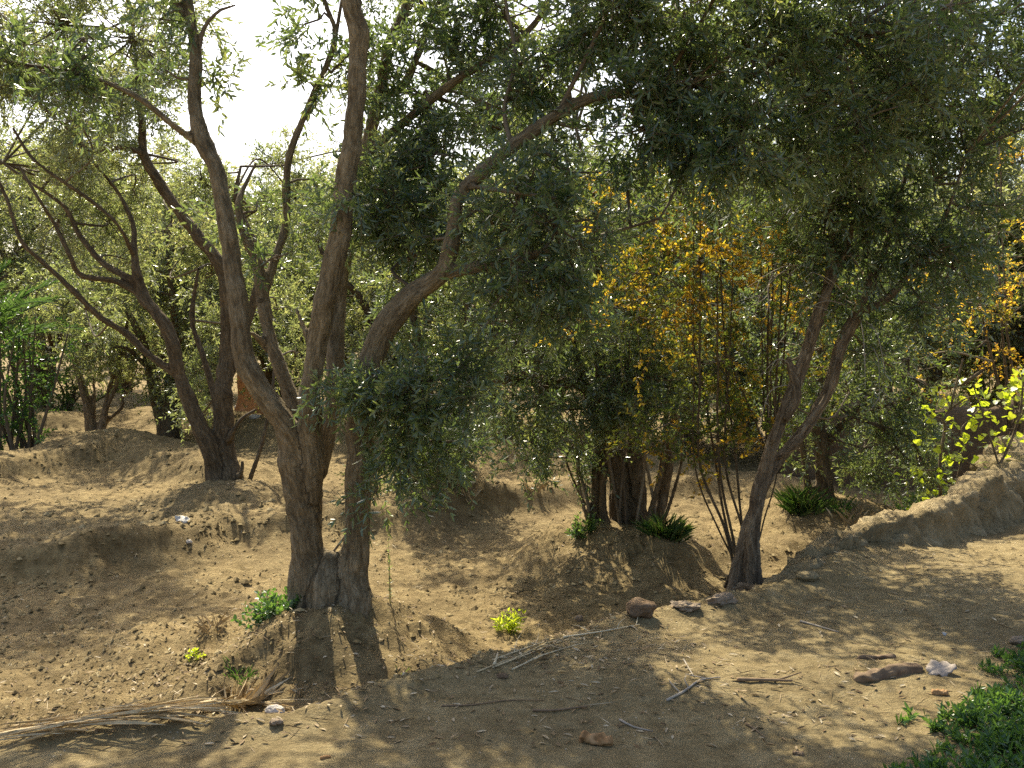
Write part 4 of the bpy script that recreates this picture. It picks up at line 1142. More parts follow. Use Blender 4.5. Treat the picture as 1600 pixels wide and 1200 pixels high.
far = [  # kind, px of base, Y, scale
    (0, 262, 17.5, 1.0, 'olive tree with short dark trunk behind the leaning twin-stemmed tree'),
    (1, 60, 24, 1.35, 'tall pale olive tree rising behind the palm'), (2, 430, 20, 1.05, 'olive tree seen through the fork of the large left tree'), (1, 530, 24, 1.2, 'olive tree in the second row behind the straight central stem of the large tree'), (0, 610, 18.5, 1.1, 'olive tree behind the bushy olive and the large right trunk'), (2, 330, 27, 1.25, 'olive tree in the second row behind the leaning twin stems'),
    (0, 760, 20.5, 1.1, 'olive tree beyond the sunlit soil right of the large tree'), (1, 860, 18.5, 1.1, 'olive tree with low skirt left of the middle olive cluster'), (2, 960, 17, 1.1, 'olive tree directly behind the stems of the middle olive cluster'), (0, 1070, 15.5, 1.05, 'olive tree set back between the middle olive cluster and the pomegranate'), (1, 1170, 18, 1.1, 'olive tree behind the thin stems of the orange pomegranate'), (2, 1240, 14.6, 1.0, 'olive tree just behind and left of the shaded olive trunk'), (0, 1330, 16.8, 1.1, 'olive tree behind the drooping branches of the shaded olive'),
    (1, 1440, 18, 1.1, 'olive tree above the old mud wall, left of the bright sapling'), (2, 1540, 19, 1.1, 'olive tree behind the reddish pomegranate and the old mud wall'), (0, 1640, 17, 1.2, 'olive tree at the right picture edge behind the old mud wall'), (1, 190, 29, 1.4, 'tall olive tree in the second row behind the small pruned olive'), (0, -60, 20, 1.3, 'olive tree at the left picture edge behind the palm'), (2, 700, 30, 1.2, None), (1, 920, 29, 1.2, None), (0, 1140, 27, 1.2, None), (2, 480, 34, 1.2, None), (1, -180, 30, 1.3, None), (2, 1380, 28, 1.3, None), (0, 1720, 26, 1.3, None), (0, 250, 40, 1.2, None), (1, 600, 42, 1.3, None), (2, 820, 40, 1.3, None), (0, 1050, 40, 1.3, None), (2, 130, 48, 1.3, None), (1, 380, 50, 1.3, None), (0, 720, 52, 1.4, None), (1, 1300, 42, 1.4, None), (2, 1550, 40, 1.4, None)]
rf = np.random.default_rng(12)
for kind, px, Y, sc, lab in far:
    x = (px - 800) / F * Y
    far_tree(kind, x, Y, sc, rf.random() * 6.28, lab or 'pale green olive tree in the dense background of the grove', None if lab else G1)

# ================================================================== date palm and stems at far left
def frond(base, az, el, L, rng, mat, root, name='frond', width=0.42, n=34):
    t = np.linspace(0, 1, 14)
    d = np.array([math.cos(az), math.sin(az)])
    c = np.stack([base[0] + d[0] * L * t * math.cos(el) * (1 + .1 * t), base[1] + d[1] * L * t * math.cos(el), base[2] + L * (math.sin(el) * t - 0.42 * t ** 2.2)], 1)
    mb = MB()
    v, q, tt = tube(c, 0.018 * (1 - t * 0.85), 5); mb.add(v, q, tt, 0.8)
    fo = mb.part(name, root, mat, True)
    mb = MB()
    T, U, V = frames(c)
    for s in (-1, 1):
        tk = np.linspace(0.16, 0.98, n)
        ix = tk * 13; i0 = np.minimum(ix.astype(int), 12); fr = (ix - i0)[:, None]
        o = c[i0] * (1 - fr) + c[i0 + 1] * fr
        tg = T[i0]
        side = unit(np.cross(tg, np.array([0, 0, 1.0])[None])) * s
        up = np.cross(side, tg) * s
        dd = unit(tg * 0.75 + side * 0.8 + up * 0.25 + rng.normal(0, .1, (n, 3)))
        ln = width * np.sin(np.clip(tk * 1.05 + .12, 0, 1) * math.pi) ** 0.5 * rng.uniform(.85, 1.1, n)
        v, q = leaf_mesh(o, dd, unit(up + rng.normal(0, .2, (n, 3))), ln, np.full(n, 0.028), 0.4, curl=0.1)
        mb.add(v, q, None, np.repeat(rng.random(n), 6))
    lf = mb.part('leaflets', root, mat, False, 'stuff'); lf.parent = fo
    return fo
rpal = np.random.default_rng(14)
xb, yb = (-60 - 800) / F * 15.5, 15.5
pal = thing('date_palm', 'young date palm with arching green fronds at the left edge', 'palm', (xb, yb, h1(xb, yb)))
cc = np.array([[xb, yb, h1(xb, yb) - .2, .24], [xb, yb, .6, .2], [xb + .05, yb, 1.3, .17]])
v, f, bk = woody([cc], 0.03, 0.02, 51); part('trunk', pal, v, f, M['bark_dark'], True, {'bark': bk})
for k in range(26):
    frond((xb + .05, yb, 1.25), k * 2.4 + rpal.normal(0, .2), rpal.uniform(.5, 1.35), rpal.uniform(2.2, 3.0), rpal, M['palm'], pal)
def stem_clump(label, px, Y, n, hgt, rng, mat, spread, leafy):
    x, y = (px - 800) / F * Y, Y
    z = h1(x, y)
    root = thing('leafy_shrub', label, 'shrub', (x, y, z))
    mb = MB(); O, D = [], []
    for k in range(n):
        b = np.array([x + rng.normal(0, .22), y + rng.normal(0, .15), z - .05])
        e = b + np.array([rng.normal(0, spread), rng.normal(0, .3), hgt * rng.uniform(.7, 1.1)])
        m = (b + e) / 2 + rng.normal(0, .08, 3)
        c = catmull(np.array([[*b, .03], [*m, .022], [*e, .008]]), .12)
        v, q, t = tube(c[:, :3], c[:, 3], 6); mb.add(v, q, t, rng.random() * .5)
        for j in range(leafy):
            i = int(len(c) * rng.uniform(.0, 1) ** .8 * .99); O.append(c[i, :3]); D.append(rng.normal(0, 1, 3) + [0, 0, .3])
    mb.part('stems', root, M['twig'], True)
    O = np.array(O); D = np.array(D)
    lv, lq, la, sv, sq = sprays(O, D, rng.uniform(.25, .5, len(O)), 6, .09, .03, rng, np.full(len(O), .5), .2)
    part('foliage', root, lv, lq, mat, False, {'tint': la}, kind='stuff')
    return root
stem_clump('leafy dark-stemmed shrub standing at the foot of the palm', 35, 15.2, 14, 2.2, np.random.default_rng(15), M['green'], .35, 16)
stem_clump('bright green bush growing low in the gap behind the small pruned olive', 105, 22.5, 10, 1.0, np.random.default_rng(16), M['grass'], .6, 20)

# ================================================================== walls
def lumpy_wall(name, label, pts, hts, th, mat, seed, cat='wall', rough=0.05, sink=0.35, seg=0.035):
    """pts: base line on the path side (world xy), hts: top z along it, th thickness towards the left of the line"""
    p = np.array([[*q[:2], h, t] for q, h, t in zip(pts, hts, th)])
    c = catmull(np.column_stack([p[:, 0], p[:, 1], np.zeros(len(p)), p[:, 2], p[:, 3]]), seg)
    xy = c[:, :2]; top = c[:, 3]; tk = c[:, 4]
    T = unit(np.gradient(xy, axis=0)); N = np.stack([-T[:, 1], T[:, 0]], 1)
    gz = height(xy[:, 0], xy[:, 1])
    gz2 = height(xy[:, 0] + N[:, 0] * tk, xy[:, 1] + N[:, 1] * tk)
    prof_u = np.array([-.40, -.22, -.10, -.04, -.01, .01, .03, .07, .14, .24, .36, .5, .64, .76, .86, .93, .97, 1.0, 1.04])
    prof_h = np.array([0, .16, .30, .44, .58, .72, .84, .93, .97, .99, 1.0, .99, .97, .94, .88, .76, .55, .28, 0])
    nh = len(prof_u)
    nn = len(xy)
    U = np.repeat(prof_u[None], nn, 0); Hh = np.repeat(prof_h[None], nn, 0)
    base = np.where(prof_u[None] < .5, (gz - .12)[:, None], (gz2 - sink)[:, None])
    X = xy[:, None, 0] + N[:, None, 0] * U * tk[:, None]; Y = xy[:, None, 1] + N[:, None, 1] * U * tk[:, None]
    Z = base + (top[:, None] - base) * Hh
    v = np.stack([X, Y, Z], -1).reshape(-1, 3)
    q3 = v.copy()
    dsp = rough * (1.0 * gnoise(q3 * 2.1, seed) + 1.0 * np.abs(gnoise(q3 * 4.3, seed + 1)) + .75 * np.abs(gnoise(q3 * 10, seed + 2)) + .5 * np.abs(gnoise(q3 * 23, seed + 3)) - .5)
    nx = np.repeat(N, nh, 0) * ((U.ravel() - .5) * 1.6)[:, None]
    v[:, 0] += nx[:, 0] * dsp; v[:, 1] += nx[:, 1] * dsp
    v[:, 2] += dsp * 0.8 * Hh.ravel()
    i = np.arange(nn - 1)[:, None] * nh; j = np.arange(nh - 1)[None]
    f = np.stack([i + j, i + nh + j, i + nh + j + 1, i + j + 1], -1).reshape(-1, 4)
    e0 = np.arange(nh)[None]; e1 = ((nn - 1) * nh + np.arange(nh))[None][:, ::-1]
    o = add_obj(name, make_mesh(name, v, [f[:, ::-1]], mat, True))
    tag(o, label, cat)
    return o
def wp(px, py, z=0.02): return G(px, py, z)
W_base = [wp(1225, 912), wp(1290, 888), wp(1345, 872), wp(1420, 858), wp(1490, 842), wp(1560, 820, .06), wp(1640, 790, .09), wp(1760, 745, .12), wp(1950, 700, .15)]
W_top = [0.01, 0.06, 0.21, 0.26, 0.31, 0.40, 0.50, 0.55, 0.55]
W_th = [0.25, 0.32, 0.36, 0.38, 0.40, 0.42, 0.45, 0.5, 0.5]
lumpy_wall('earth_wall', 'low crumbling earth wall along the right side of the path', W_base, W_top, W_th, M['wall'], 61, rough=.105, seg=.022)
# lumps heaped on its far end
for k, (px, py, Y, w, h) in enumerate([(1585, 742, 8.9, .34, .22), (1612, 728, 9.4, .42, .30), (1560, 765, 8.5, .22, .12)]):
    p = P(px, py, Y)
    v, f = ICO3
    d = 1 + .3 * gnoise(v * 1.4 + k * 9, 71 + k) + .14 * gnoise(v * 4 + k, 72) + .06 * gnoise(v * 11, 73)
    o = add_obj('earth_lump', make_mesh('earth_lump', v * d[:, None] * np.array([w, w * .8, h]), f, M['wall'], True), None, p)
    tag(o, ['large lump of dry earth on top of the low wall', 'biggest earth lump where the low wall leaves the picture', 'small lump of earth against the top of the low wall'][k], 'earth lump')
def tall_wall(name, label, a, b, h0, h1_, mat, seed):
    a = np.array(a); b = np.array(b)
    n = 60
    t = np.linspace(0, 1, n)
    pts = [a * (1 - s) + b * s for s in t]
    z0 = [h1(p[0], p[1]) for p in pts]
    tops = [z + h0 + (h1_ - h0) * s + .12 * math.sin(s * 17 + seed) + .07 * math.sin(s * 41) for z, s in zip(z0, t)]
    return lumpy_wall(name, label, pts, tops, [.4] * n, mat, seed, rough=.06, seg=.06)
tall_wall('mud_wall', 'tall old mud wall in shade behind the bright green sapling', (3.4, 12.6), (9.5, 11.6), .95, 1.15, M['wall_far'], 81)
tall_wall('mud_wall', 'sunlit ochre mud wall glimpsed between the trunks at left', ((360 - 800) / F * 22, 22.5), ((425 - 800) / F * 22, 22.0), 1.0, 0.9, M['wall_ochre'], 85)
for k, (x, y, w, lab) in enumerate([(318, 633, 16, 'flat pale stone block left of the twin-stemmed tree'), (378, 634, 22, 'white stone block under the ochre wall'), (398, 648, 18, 'white stone block nearest the twisted stem of the big tree'), (425, 612, 16, 'pale stone block seen through the fork of the big tree'), (330, 648, 12, 'small pale stone beside the twin-stemmed tree')]):
    stone('stone_block', lab, x, y + 6, w, 0.5, 0.8, M['stone_white'], 90 + k, amp=.16)

# ================================================================== bright green sapling behind the wall
rs = np.random.default_rng(17)
YG = 9.6
gb = GH(1470, 778)
YG = 8.8
gb = np.array([(1485 - 800) / F * YG, YG, 0]); gb[2] = h1(gb[0], gb[1])
sap = thing('mulberry_sapling', 'bright yellow-green broad-leaved sapling behind the low earth wall', 'sapling', gb)
st = [
    [(1472, 885, YG, 4), (1470, 790, YG, 3), (1469, 720, YG, 2.6), (1477, 665, YG, 2.4), (1472, 655, YG, 2.2), (1484, 640, YG, 2), (1494, 600, YG, 1.6), (1505, 560, YG, 1.2)],
    [(1486, 885, YG, 3), (1490, 790, YG - .1, 2.4), (1500, 730, YG - .1, 2), (1508, 690, YG - .1, 1.6), (1502, 670, YG - .1, 1.2), (1530, 640, YG, 1)],
    [(1496, 885, YG - .1, 4), (1520, 800, YG - .2, 3), (1560, 730, YG - .2, 2.4), (1590, 660, YG - .2, 2), (1600, 590, YG - .2, 1.4)],
    [(1484, 640, YG, 1.5), (1520, 620, YG - .1, 1.2), (1570, 640, YG - .2, 1)],
    [(1500, 715, YG - .1, 1.4), (1535, 735, YG - .15, 1)],
    [(1484, 655, YG, 1.3), (1450, 650, YG, 1)],
    [(1469, 735, YG, 1.3), (1430, 735, YG, 1)],
    [(1560, 725, YG - .2, 1.6), (1540, 660, YG - .2, 1.2), (1520, 600, YG - .2, 1)],
    [(1588, 660, YG - .2, 1.4), (1620, 620, YG - .2, 1.0)],
]
cur = []
for l in limbs_from_px(st):
    c = catmull(l, .04); cur.append((c[:, :3], c[:, 3]))
v, f, a, bk = simple_branches(cur, 6)
part('stems', sap, v, f, M['bark_pale'], True, {'bark': bk})
# broad lobed leaf, one shared mesh per size
def broad_leaf_mesh(tint):
    ang = np.linspace(-math.pi, math.pi, 22, endpoint=False)
    r = 0.5 * (1 + .22 * np.cos(3 * ang) + .10 * np.cos(ang)) * (1 - .35 * np.exp(-((np.abs(ang) - math.pi) / .35) ** 2))
    x = r * np.cos(ang) + .35; y = r * np.sin(ang) * .95
    z = -.18 * y ** 2 + .10 * np.abs(y) - .12 * x ** 2
    v = np.vstack([np.stack([x, y, z], 1), [[.3, 0, -.03]], [[-.35, 0.012, 0.02], [-.35, -.012, .02], [0, 0, 0]]])
    n = len(ang); c = n
    t = np.array([[i, (i + 1) % n, c] for i in range(n)] + [[n + 1, n + 2, c]])
    return make_mesh('leaf', v, t, M['bright'], True, {'tint': np.full(len(v), tint)})
LM = [broad_leaf_mesh(t) for t in (0.1, .4, .7, 1.0)]
clus = [(1440, 735, 7), (1425, 733, 5), (1455, 740, 5), (1450, 690, 6), (1490, 660, 6), (1460, 645, 6), (1445, 650, 5), (1480, 632, 5), (1520, 622, 6), (1535, 605, 6), (1505, 600, 5), (1540, 650, 7), (1520, 655, 6), (1550, 630, 7), (1580, 620, 12), (1595, 600, 10), (1570, 605, 8), (1590, 640, 8), (1600, 660, 8), (1560, 670, 5), (1545, 690, 6), (1570, 690, 6), (1595, 690, 7), (1500, 710, 5), (1485, 720, 5), (1510, 693, 5), (1535, 740, 3), (1480, 755, 6), (1500, 760, 7), (1460, 770, 6), (1440, 780, 6), (1510, 770, 5), (1610, 620, 8), (1585, 588, 7), (1470, 610, 4), (1530, 720, 4), (1470, 700, 4), (1480, 780, 6), (1580, 710, 3), (1600, 580, 6)]
allpts = np.concatenate([c for c, r in cur])
nleaf = 0
pet = MB()
for x, y, n in clus:
    c0 = P(x, y, YG - .1 + rs.normal(0, .1))
    for k in range(int(n * 1.25)):
        p = c0 + rs.normal(0, .045, 3) * np.array([1.2, 1.5, .8])
        o = add_obj('leaf', LM[rs.integers(4)], sap)
        s = rs.uniform(.040, .072)
        o.location = p - gb
        o.scale = (s, s, s)
        o.rotation_euler = (rs.normal(0, .7), rs.uniform(-.4, 1.0), rs.random() * 6.28)
        nleaf += 1
    k = np.linalg.norm(allpts - c0, axis=1).argmin()
    cc = catmull(np.array([[*allpts[k], .003], [*((allpts[k] + c0) / 2 + rs.normal(0, .02, 3)), .002], [*c0, .0012]]), .05)
    v, q, t = tube(cc[:, :3], cc[:, 3], 4); pet.add(v, q, t, .4)
pet.part('twigs', sap, M['twig'], True, 'stuff')

# ================================================================== weeds, grass, ground cover
def weed(name, label, p, n, hgt, rad, rng, mat, leaf=(.045, .02), cat='weed', pairs=5, up=1.0, kind=None, group=None):
    root = thing(name, label, cat, p, 0, group)
    a = rng.random(n) * 6.28; r = rad * rng.random(n) ** .6
    o = np.stack([p[0] + r * np.cos(a) * .6, p[1] + r * np.sin(a) * .6, np.zeros(n)], 1)
    o[:, 2] = height(o[:, 0], o[:, 1]) - .01
    d = np.stack([np.cos(a) * rng.uniform(.1, .9, n) * rad / hgt, np.sin(a) * rng.uniform(.1, .9, n) * rad / hgt, np.full(n, up)], 1)
    L = hgt * rng.uniform(.5, 1.1, n)
    lv, lq, la, sv, sq = sprays(o, d, L, pairs, leaf[0], leaf[1], rng, np.full(n, .5), .2, spread=1.0)
    part('stems', root, sv, sq, mat, True, {'tint': np.full(len(sv), .3)}, kind='stuff')
    part('leaves', root, lv, lq, mat, False, {'tint': la}, kind='stuff')
    return root
def tuft(label, p, n, hgt, rng, mat, wid=.007, name='grass_tuft', lean=.6, rad=.08, cat='grass tuft'):
    a = rng.random(n) * 6.28; r = rad * rng.random(n) ** .5 * rng.choice([.5, 1.0, 1.35], n)
    a2 = a + rng.normal(0, .9, n)
    o = np.stack([p[0] + r * np.cos(a), p[1] + r * np.sin(a), np.zeros(n)], 1)
    o[:, 2] = height(o[:, 0], o[:, 1]) - .01
    d = unit(np.stack([np.cos(a2) * rng.uniform(.05, lean, n), np.sin(a2) * rng.uniform(.05, lean, n), np.ones(n)], 1))
    nn = unit(np.stack([np.cos(a2), np.sin(a2), np.full(n, .2)], 1) * -1)
    v, q = leaf_mesh(o, d, nn, hgt * rng.uniform(.3, 1.1, n), wid * rng.uniform(.6, 1.1, n), .2, (.3, .7, 1, .8), curl=rng.uniform(.1, .7, n))
    o_ = add_obj(name, make_mesh(name, v - np.array(p), q, mat, False, {'tint': np.repeat(rng.random(n), 6)}), None, p)
    tag(o_, label, cat)
    return o_
rw = np.random.default_rng(18)
weed('weed', 'dark green leafy weed at the left foot of the large olive trunk', GH(436, 950), 70, .17, .24, rw, M['green'], (.042, .02))
weed('weed', 'small bright green weed alone on bare soil right of the large trunk', GH(795, 985), 20, .15, .1, rw, M['bright'], (.045, .016))
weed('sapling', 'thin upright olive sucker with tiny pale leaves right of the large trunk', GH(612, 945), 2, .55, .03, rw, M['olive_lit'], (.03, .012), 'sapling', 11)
weed('weed', 'light green weed at left foot of the middle olive cluster', GH(912, 832), 26, .17, .14, rw, M['grass'], (.05, .02))
tuft('dense tuft of long green grass at right foot of the middle olive cluster', GH(1040, 838), 520, .2, rw, M['grass'], .0022, rad=.11, lean=.8)
tuft('grass tuft at left foot of the shaded olive behind the low wall', GH(1254, 792), 400, .22, rw, M['grass'], .0025, rad=.13, lean=.8)
tuft('small grass tuft at right foot of the shaded olive behind the low wall', GH(1318, 798), 70, .14, rw, M['green'], .006, rad=.1)
tuft('small tuft of short grass in the ditch below the large olive mound', GH(375, 1062), 90, .07, rw, M['green'], .003, rad=.07)
tuft('tiny grass tuft on the crumbly path lip below the large olive', GH(632, 1052), 16, .06, rw, M['grass'], .005, rad=.04)
weed('weed', 'tiny yellow-green weed among clods on the ditch floor', GH(303, 1032), 6, .06, .05, rw, M['bright'], (.03, .012))
weed('weed', 'bright green weed clump right behind the low earth wall', GH(1452, 790) + np.array([0, 0, 0]), 50, .3, .35, rw, M['grass'], (.05, .022))
weed('weed', 'green weed at the near end of the low earth wall', GH(1425, 800), 30, .2, .25, rw, M['grass'], (.045, .02))
tuft('dry straw tuft standing on the mound left of the large olive', GH(332, 985), 40, .11, rw, M['straw'], .003, rad=.05, name='dry_grass_tuft')
tuft('dry straw tuft on the shaded lip below the large olive', GH(470, 1085), 70, .06, rw, M['straw'], .003, rad=.04, name='dry_grass_tuft', lean=1.2)
tuft('dry grass fringe on the bank top beside the bushy olive', GH(735, 765), 80, .16, rw, M['straw'], .006, rad=.09, name='dry_grass_tuft')
tuft('thin dry stalks on the sunlit bank crest', GH(838, 768), 24, .16, rw, M['straw'], .006, rad=.07, name='dry_grass_tuft')
tuft('dry grass on the mound beside the shaded olive', GH(1335, 815), 60, .16, rw, M['straw'], .007, rad=.18, name='dry_grass_tuft')
# low green ground cover in the near right corner
def ground_cover():
    rng = np.random.default_rng(19)
    pts = []
    a = G(1385, 1215, .0); b = G(1610, 1015, .0)
    while len(pts) < 1000:
        x = rng.uniform(1.2, 3.6); y = rng.uniform(2.8, 5.4)
        # left border line from the frame bottom to the right edge
        s = (b[0] - a[0]) * (y - a[1]) - (b[1] - a[1]) * (x - a[0])
        s /= math.hypot(b[0] - a[0], b[1] - a[1])
        s += 0.10 * math.sin(y * 9) + .05 * math.sin(y * 23 + 1)
        if s < 0 and s > -0.95 and rng.random() < min(1, .25 - s * 2.2):
            pts.append((x, y, -s))
    pts = np.array(pts)
    n = len(pts)
    hh = .05 + .12 * np.clip(pts[:, 2] / .5, 0, 1)
    k = 3
    o = np.repeat(np.column_stack([pts[:, :2], height(pts[:, 0], pts[:, 1]) - .01]), k, 0)
    o[:, :2] += rng.normal(0, .03, (n * k, 2))
    d = np.column_stack([rng.normal(0, .45, (n * k, 2)), np.ones(n * k)])
    lv, lq, la, sv, sq = sprays(o, d, np.repeat(hh, k) * rng.uniform(.6, 1.15, n * k), 6, .045, .0125, rng, np.full(n * k, .5), .28, spread=.85)
    f = np.concatenate([lq, sq + len(lv)])
    ob = add_obj('ground_cover', make_mesh('ground_cover', np.concatenate([lv, sv]), f, M['green'], False, {'tint': np.concatenate([la, np.full(len(sv), .2)])}))
    tag(ob, 'dense green leafy ground cover at the near right edge of the path', 'plants', kind='stuff')
ground_cover()

# ================================================================== stones
stone('stone', 'large rough brown stone on the edge between path and grove', 1000, 962, 50, .62, .8, M['stone_brown'], 1, amp=.3, sink=.2)
stone('stone', 'flat pale orange stone just right of the large brown stone', 1068, 953, 46, .30, .6, M['stone'], 2, amp=.5)
stone('stone', 'pale whitish stone nearest the foot of the leaning tree', 1128, 943, 44, .4, .5, M['stone'], 3, amp=.5)
stone('stone', 'small round pinkish stone left of the large brown stone', 905, 970, 13, .8, 1, M['stone'], 4, sink=.15)
stone('stone', 'white rounded stone at the tip of the dry palm frond', 430, 1114, 30, .5, .7, M['stone_white'], 5)
stone('stone', 'small pale stone on the path just below the white rounded stone', 432, 1137, 22, .5, .8, M['stone'], 6)
stone('stone', 'brown clod on the path edge near the dry reeds', 785, 1060, 18, .5, .7, M['stone_brown'], 7)
stone('stone', 'half-buried pale stone in the ditch left of the palm frond tip', 395, 1090, 18, .6, .8, M['stone_brown'], 8)
stone('stone', 'earthy stone at the near end of the low wall', 1262, 905, 40, .4, .7, M['wall'], 9)
stone('stone', 'small pale stone on the sunlit bank at left', 296, 850, 10, .7, .8, M['stone_white'], 10)
stone('stone', 'pale stone at the right edge of the path above the ground cover', 1592, 1005, 30, .5, .8, M['stone'], 11)
# scattered clods
def clods():
    rng = np.random.default_rng(23)
    v0 = np.array([[1, 0, 0], [-1, 0, 0], [0, 1, 0], [0, -1, 0], [.1, 0, 1], [-.6, .6, .6]])
    f0 = np.array([[0, 2, 4], [4, 2, 5], [2, 1, 5], [1, 4, 5], [1, 3, 4], [3, 0, 4]])
    N = 20000
    px = rng.uniform(-60, 1660, N * 4); py = rng.uniform(690, 1200, N * 4)
    d = np.array([ray(a, b) for a, b in zip(px, py)])
    t = (-.35 - CAMZ) / d[:, 2]
    x = d[:, 0] * t; y = d[:, 1] * t
    s = poly_sd(x, y, EDGE)
    dens = np.where(s > .1, .32, .0) + np.exp(-((s - .15) / .28) ** 2) * .8 + np.where(s < -.1, .06, 0)
    for bp_, h_, w_ in BUNDS[:2]:
        dd, _ = poly_d(x, y, bp_); dens += .5 * np.exp(-(dd / .45) ** 2)
    dens += .35 * np.exp(-(np.hypot(x + 1.9, y - 5.6) / .5) ** 2)
    dens *= .4 + 1.2 * sstep(-.3, .5, n2(x, y, 1.3, 30))
    k = rng.random(len(x)) < dens
    x, y, s = x[k][:N], y[k][:N], s[k][:N]
    z = height(x, y)
    n = len(x)
    sz = .0045 + .014 * rng.random(n) ** 4 + .016 * (rng.random(n) < .012)
    sz *= np.where(s < -.05, .6, 1) * np.clip(np.hypot(x, y) / 6, .85, 1.8)
    jit = 1 + rng.normal(0, .2, (n, len(v0), 1))
    vv = v0[None] * jit * sz[:, None, None] * np.stack([rng.uniform(.8, 1.4, n), rng.uniform(.8, 1.4, n), rng.uniform(.5, .9, n)], 1)[:, None]
    vv = vv + np.stack([x, y, z + sz * .05], 1)[:, None]
    f = (f0[None] + np.arange(n)[:, None, None] * len(v0)).reshape(-1, 3)
    o = add_obj('soil_clods', make_mesh('soil_clods', vv.reshape(-1, 3), f, M['clod'], False, {'tint': np.repeat(rng.random(n), len(v0))}))
    tag(o, 'small crumbs and clods of dry soil strewn over the grove floor', 'clods', kind='stuff')
clods()
def litter():
    rng = np.random.default_rng(24)
    N = 5200
    px = rng.uniform(-60, 1660, N); py = 700 + 500 * rng.random(N) ** .8
    d = np.array([ray(a, b) for a, b in zip(px, py)])
    t = (-.1 - CAMZ) / d[:, 2]
    x = d[:, 0] * t; y = d[:, 1] * t
    s = poly_sd(x, y, EDGE)
    k = rng.random(N) < (.35 + .6 * np.exp(-((s - .05) / .25) ** 2) + .25 * sstep(0, .4, n2(x, y, 1.1, 33)) + .6 * np.exp(-(((x - 1.1) / .5) ** 2 + ((y - 4.4) / .3) ** 2)))
    x, y = x[k], y[k]
    for mx, my, rr_, cnt in ((-1.1, 5.7, .7, 420), (1.0, 8.3, .9, 420), (1.55, 6.6, .4, 160), (-3.2, 11.2, 1.2, 300), (0.3, 5.05, .6, 320), (-2.1, 5.2, .6, 260), (2.2, 6.9, .5, 200)):
        x = np.append(x, rng.normal(mx, rr_ * .6, cnt)); y = np.append(y, rng.normal(my, rr_ * .5, cnt))
    n = len(x)
    o = np.stack([x, y, height(x, y) + .004], 1)
    a = rng.random(n) * 6.28
    dd = unit(np.stack([np.cos(a), np.sin(a), rng.normal(.05, .12, n)], 1))
    nn = unit(np.stack([rng.normal(0, .3, n), rng.normal(0, .3, n), np.ones(n)], 1))
    twig = rng.random(n) < .28
    ln = np.where(twig, rng.uniform(.05, .16, n), rng.uniform(.025, .055, n)); wd = np.where(twig, .0035, rng.uniform(.008, .014, n))
    v, q = leaf_mesh(o, dd, nn, ln, wd, .4, curl=rng.uniform(-.1, .1, n))
    ob = add_obj('leaf_litter', make_mesh('leaf_litter', v, q, M['litter_leaf'], False, {'tint': np.repeat(rng.random(n), 6)}))
    tag(ob, 'dry fallen olive leaves and bits of straw scattered on path and soil', 'leaf litter', kind='stuff')
litter()

# ================================================================== dry palm frond, reeds, sticks, logs
def ground_curve(pxs, lift=.01):
    pts = []
    for x, y in pxs:
        p = GH(x, y); p[2] += lift; pts.append(p)
    return np.array(pts)
rl = np.random.default_rng(26)
fr_px = [(-60, 1180), (0, 1166), (100, 1148), (200, 1130), (300, 1118), (380, 1111), (440, 1112)]
fc = catmull(ground_curve(fr_px, .035), .03)
fr = thing('dry_palm_frond', 'long dried straw-coloured palm frond lying along the left path edge', 'palm frond', fc[len(fc) // 2] - np.array([0, 0, .035]))
L_ = len(fc)
v, q, t = tube(fc, np.linspace(.010, .004, L_), 7); mbx = MB(); mbx.add(v, q, t, .6); mbx.part('rib', fr, M['straw'], True)
T_ = unit(np.gradient(fc, axis=0))
mbx = MB()
n = 260
ii = (rl.uniform(.02, .98, n) * (L_ - 1)).astype(int)
sd = np.where(rl.random(n) < .55, 1, -1)[:, None]
side = unit(np.cross(T_[ii], np.array([0, 0, 1.0])[None])) * sd
dirn = unit(T_[ii] * rl.uniform(.9, 1.6, n)[:, None] * np.where(rl.random(n) < .85, 1, -1)[:, None] + side * rl.uniform(.04, .36, n)[:, None] + np.stack([np.zeros(n), np.zeros(n), rl.normal(.0, .06, n)], 1))
v, q = leaf_mesh(fc[ii] + side * .01 + rl.normal(0, .012, (n, 3)), dirn, unit(rl.normal(0, .5, (n, 3)) + [0, 0, 1]), rl.uniform(.14, .36, n), rl.uniform(.006, .013, n), .6, curl=rl.uniform(-.02, .12, n))
v[:, 2] = np.maximum(v[:, 2], height(v[:, 0], v[:, 1]) + .004)
mbx.add(v, q, None, np.repeat(rl.random(n), 6)); mbx.part('leaflets', fr, M['straw'], False, 'stuff')
def stick(label, pxs, r_px, rng, mat, name='stick', forks=0, tintv=.5, lift=1.0, cat='stick', taper=.5):
    p = ground_curve(pxs, 0)
    r = r_px * p[:, 1].mean() / F
    p[:, 2] += r * lift
    c = catmull(p, .03)
    n_ = len(c)
    c[:, 2] = np.maximum(c[:, 2], height(c[:, 0], c[:, 1]) + r * .6)
    b = p[0].copy()
    rr = r * np.linspace(1, taper, n_) * (1 + .12 * gnoise(c * 14, 5))
    m = MB(); v, q, t = tube(c, rr, 8); m.add(v, q, t, tintv)
    for k in range(forks):
        i = rng.integers(n_ // 4, n_ - 1); e = c[i] + np.array([rng.normal(0, .09), rng.normal(0, .09), rng.uniform(.0, .05)])
        e[2] = max(e[2], h1(e[0], e[1]) + .004)
        cc = catmull(np.array([[*c[i], r * .5], [*((c[i] + e) / 2 + rng.normal(0, .01, 3)), r * .4], [*e, r * .2]]), .03)
        v, q, t = tube(cc[:, :3], cc[:, 3], 5); m.add(v, q, t, tintv)
    v, f, a = m.get()
    o = add_obj(name, make_mesh(name, v - b, f, mat, True, {'tint': a}), None, b)
    tag(o, label, cat)
    return o
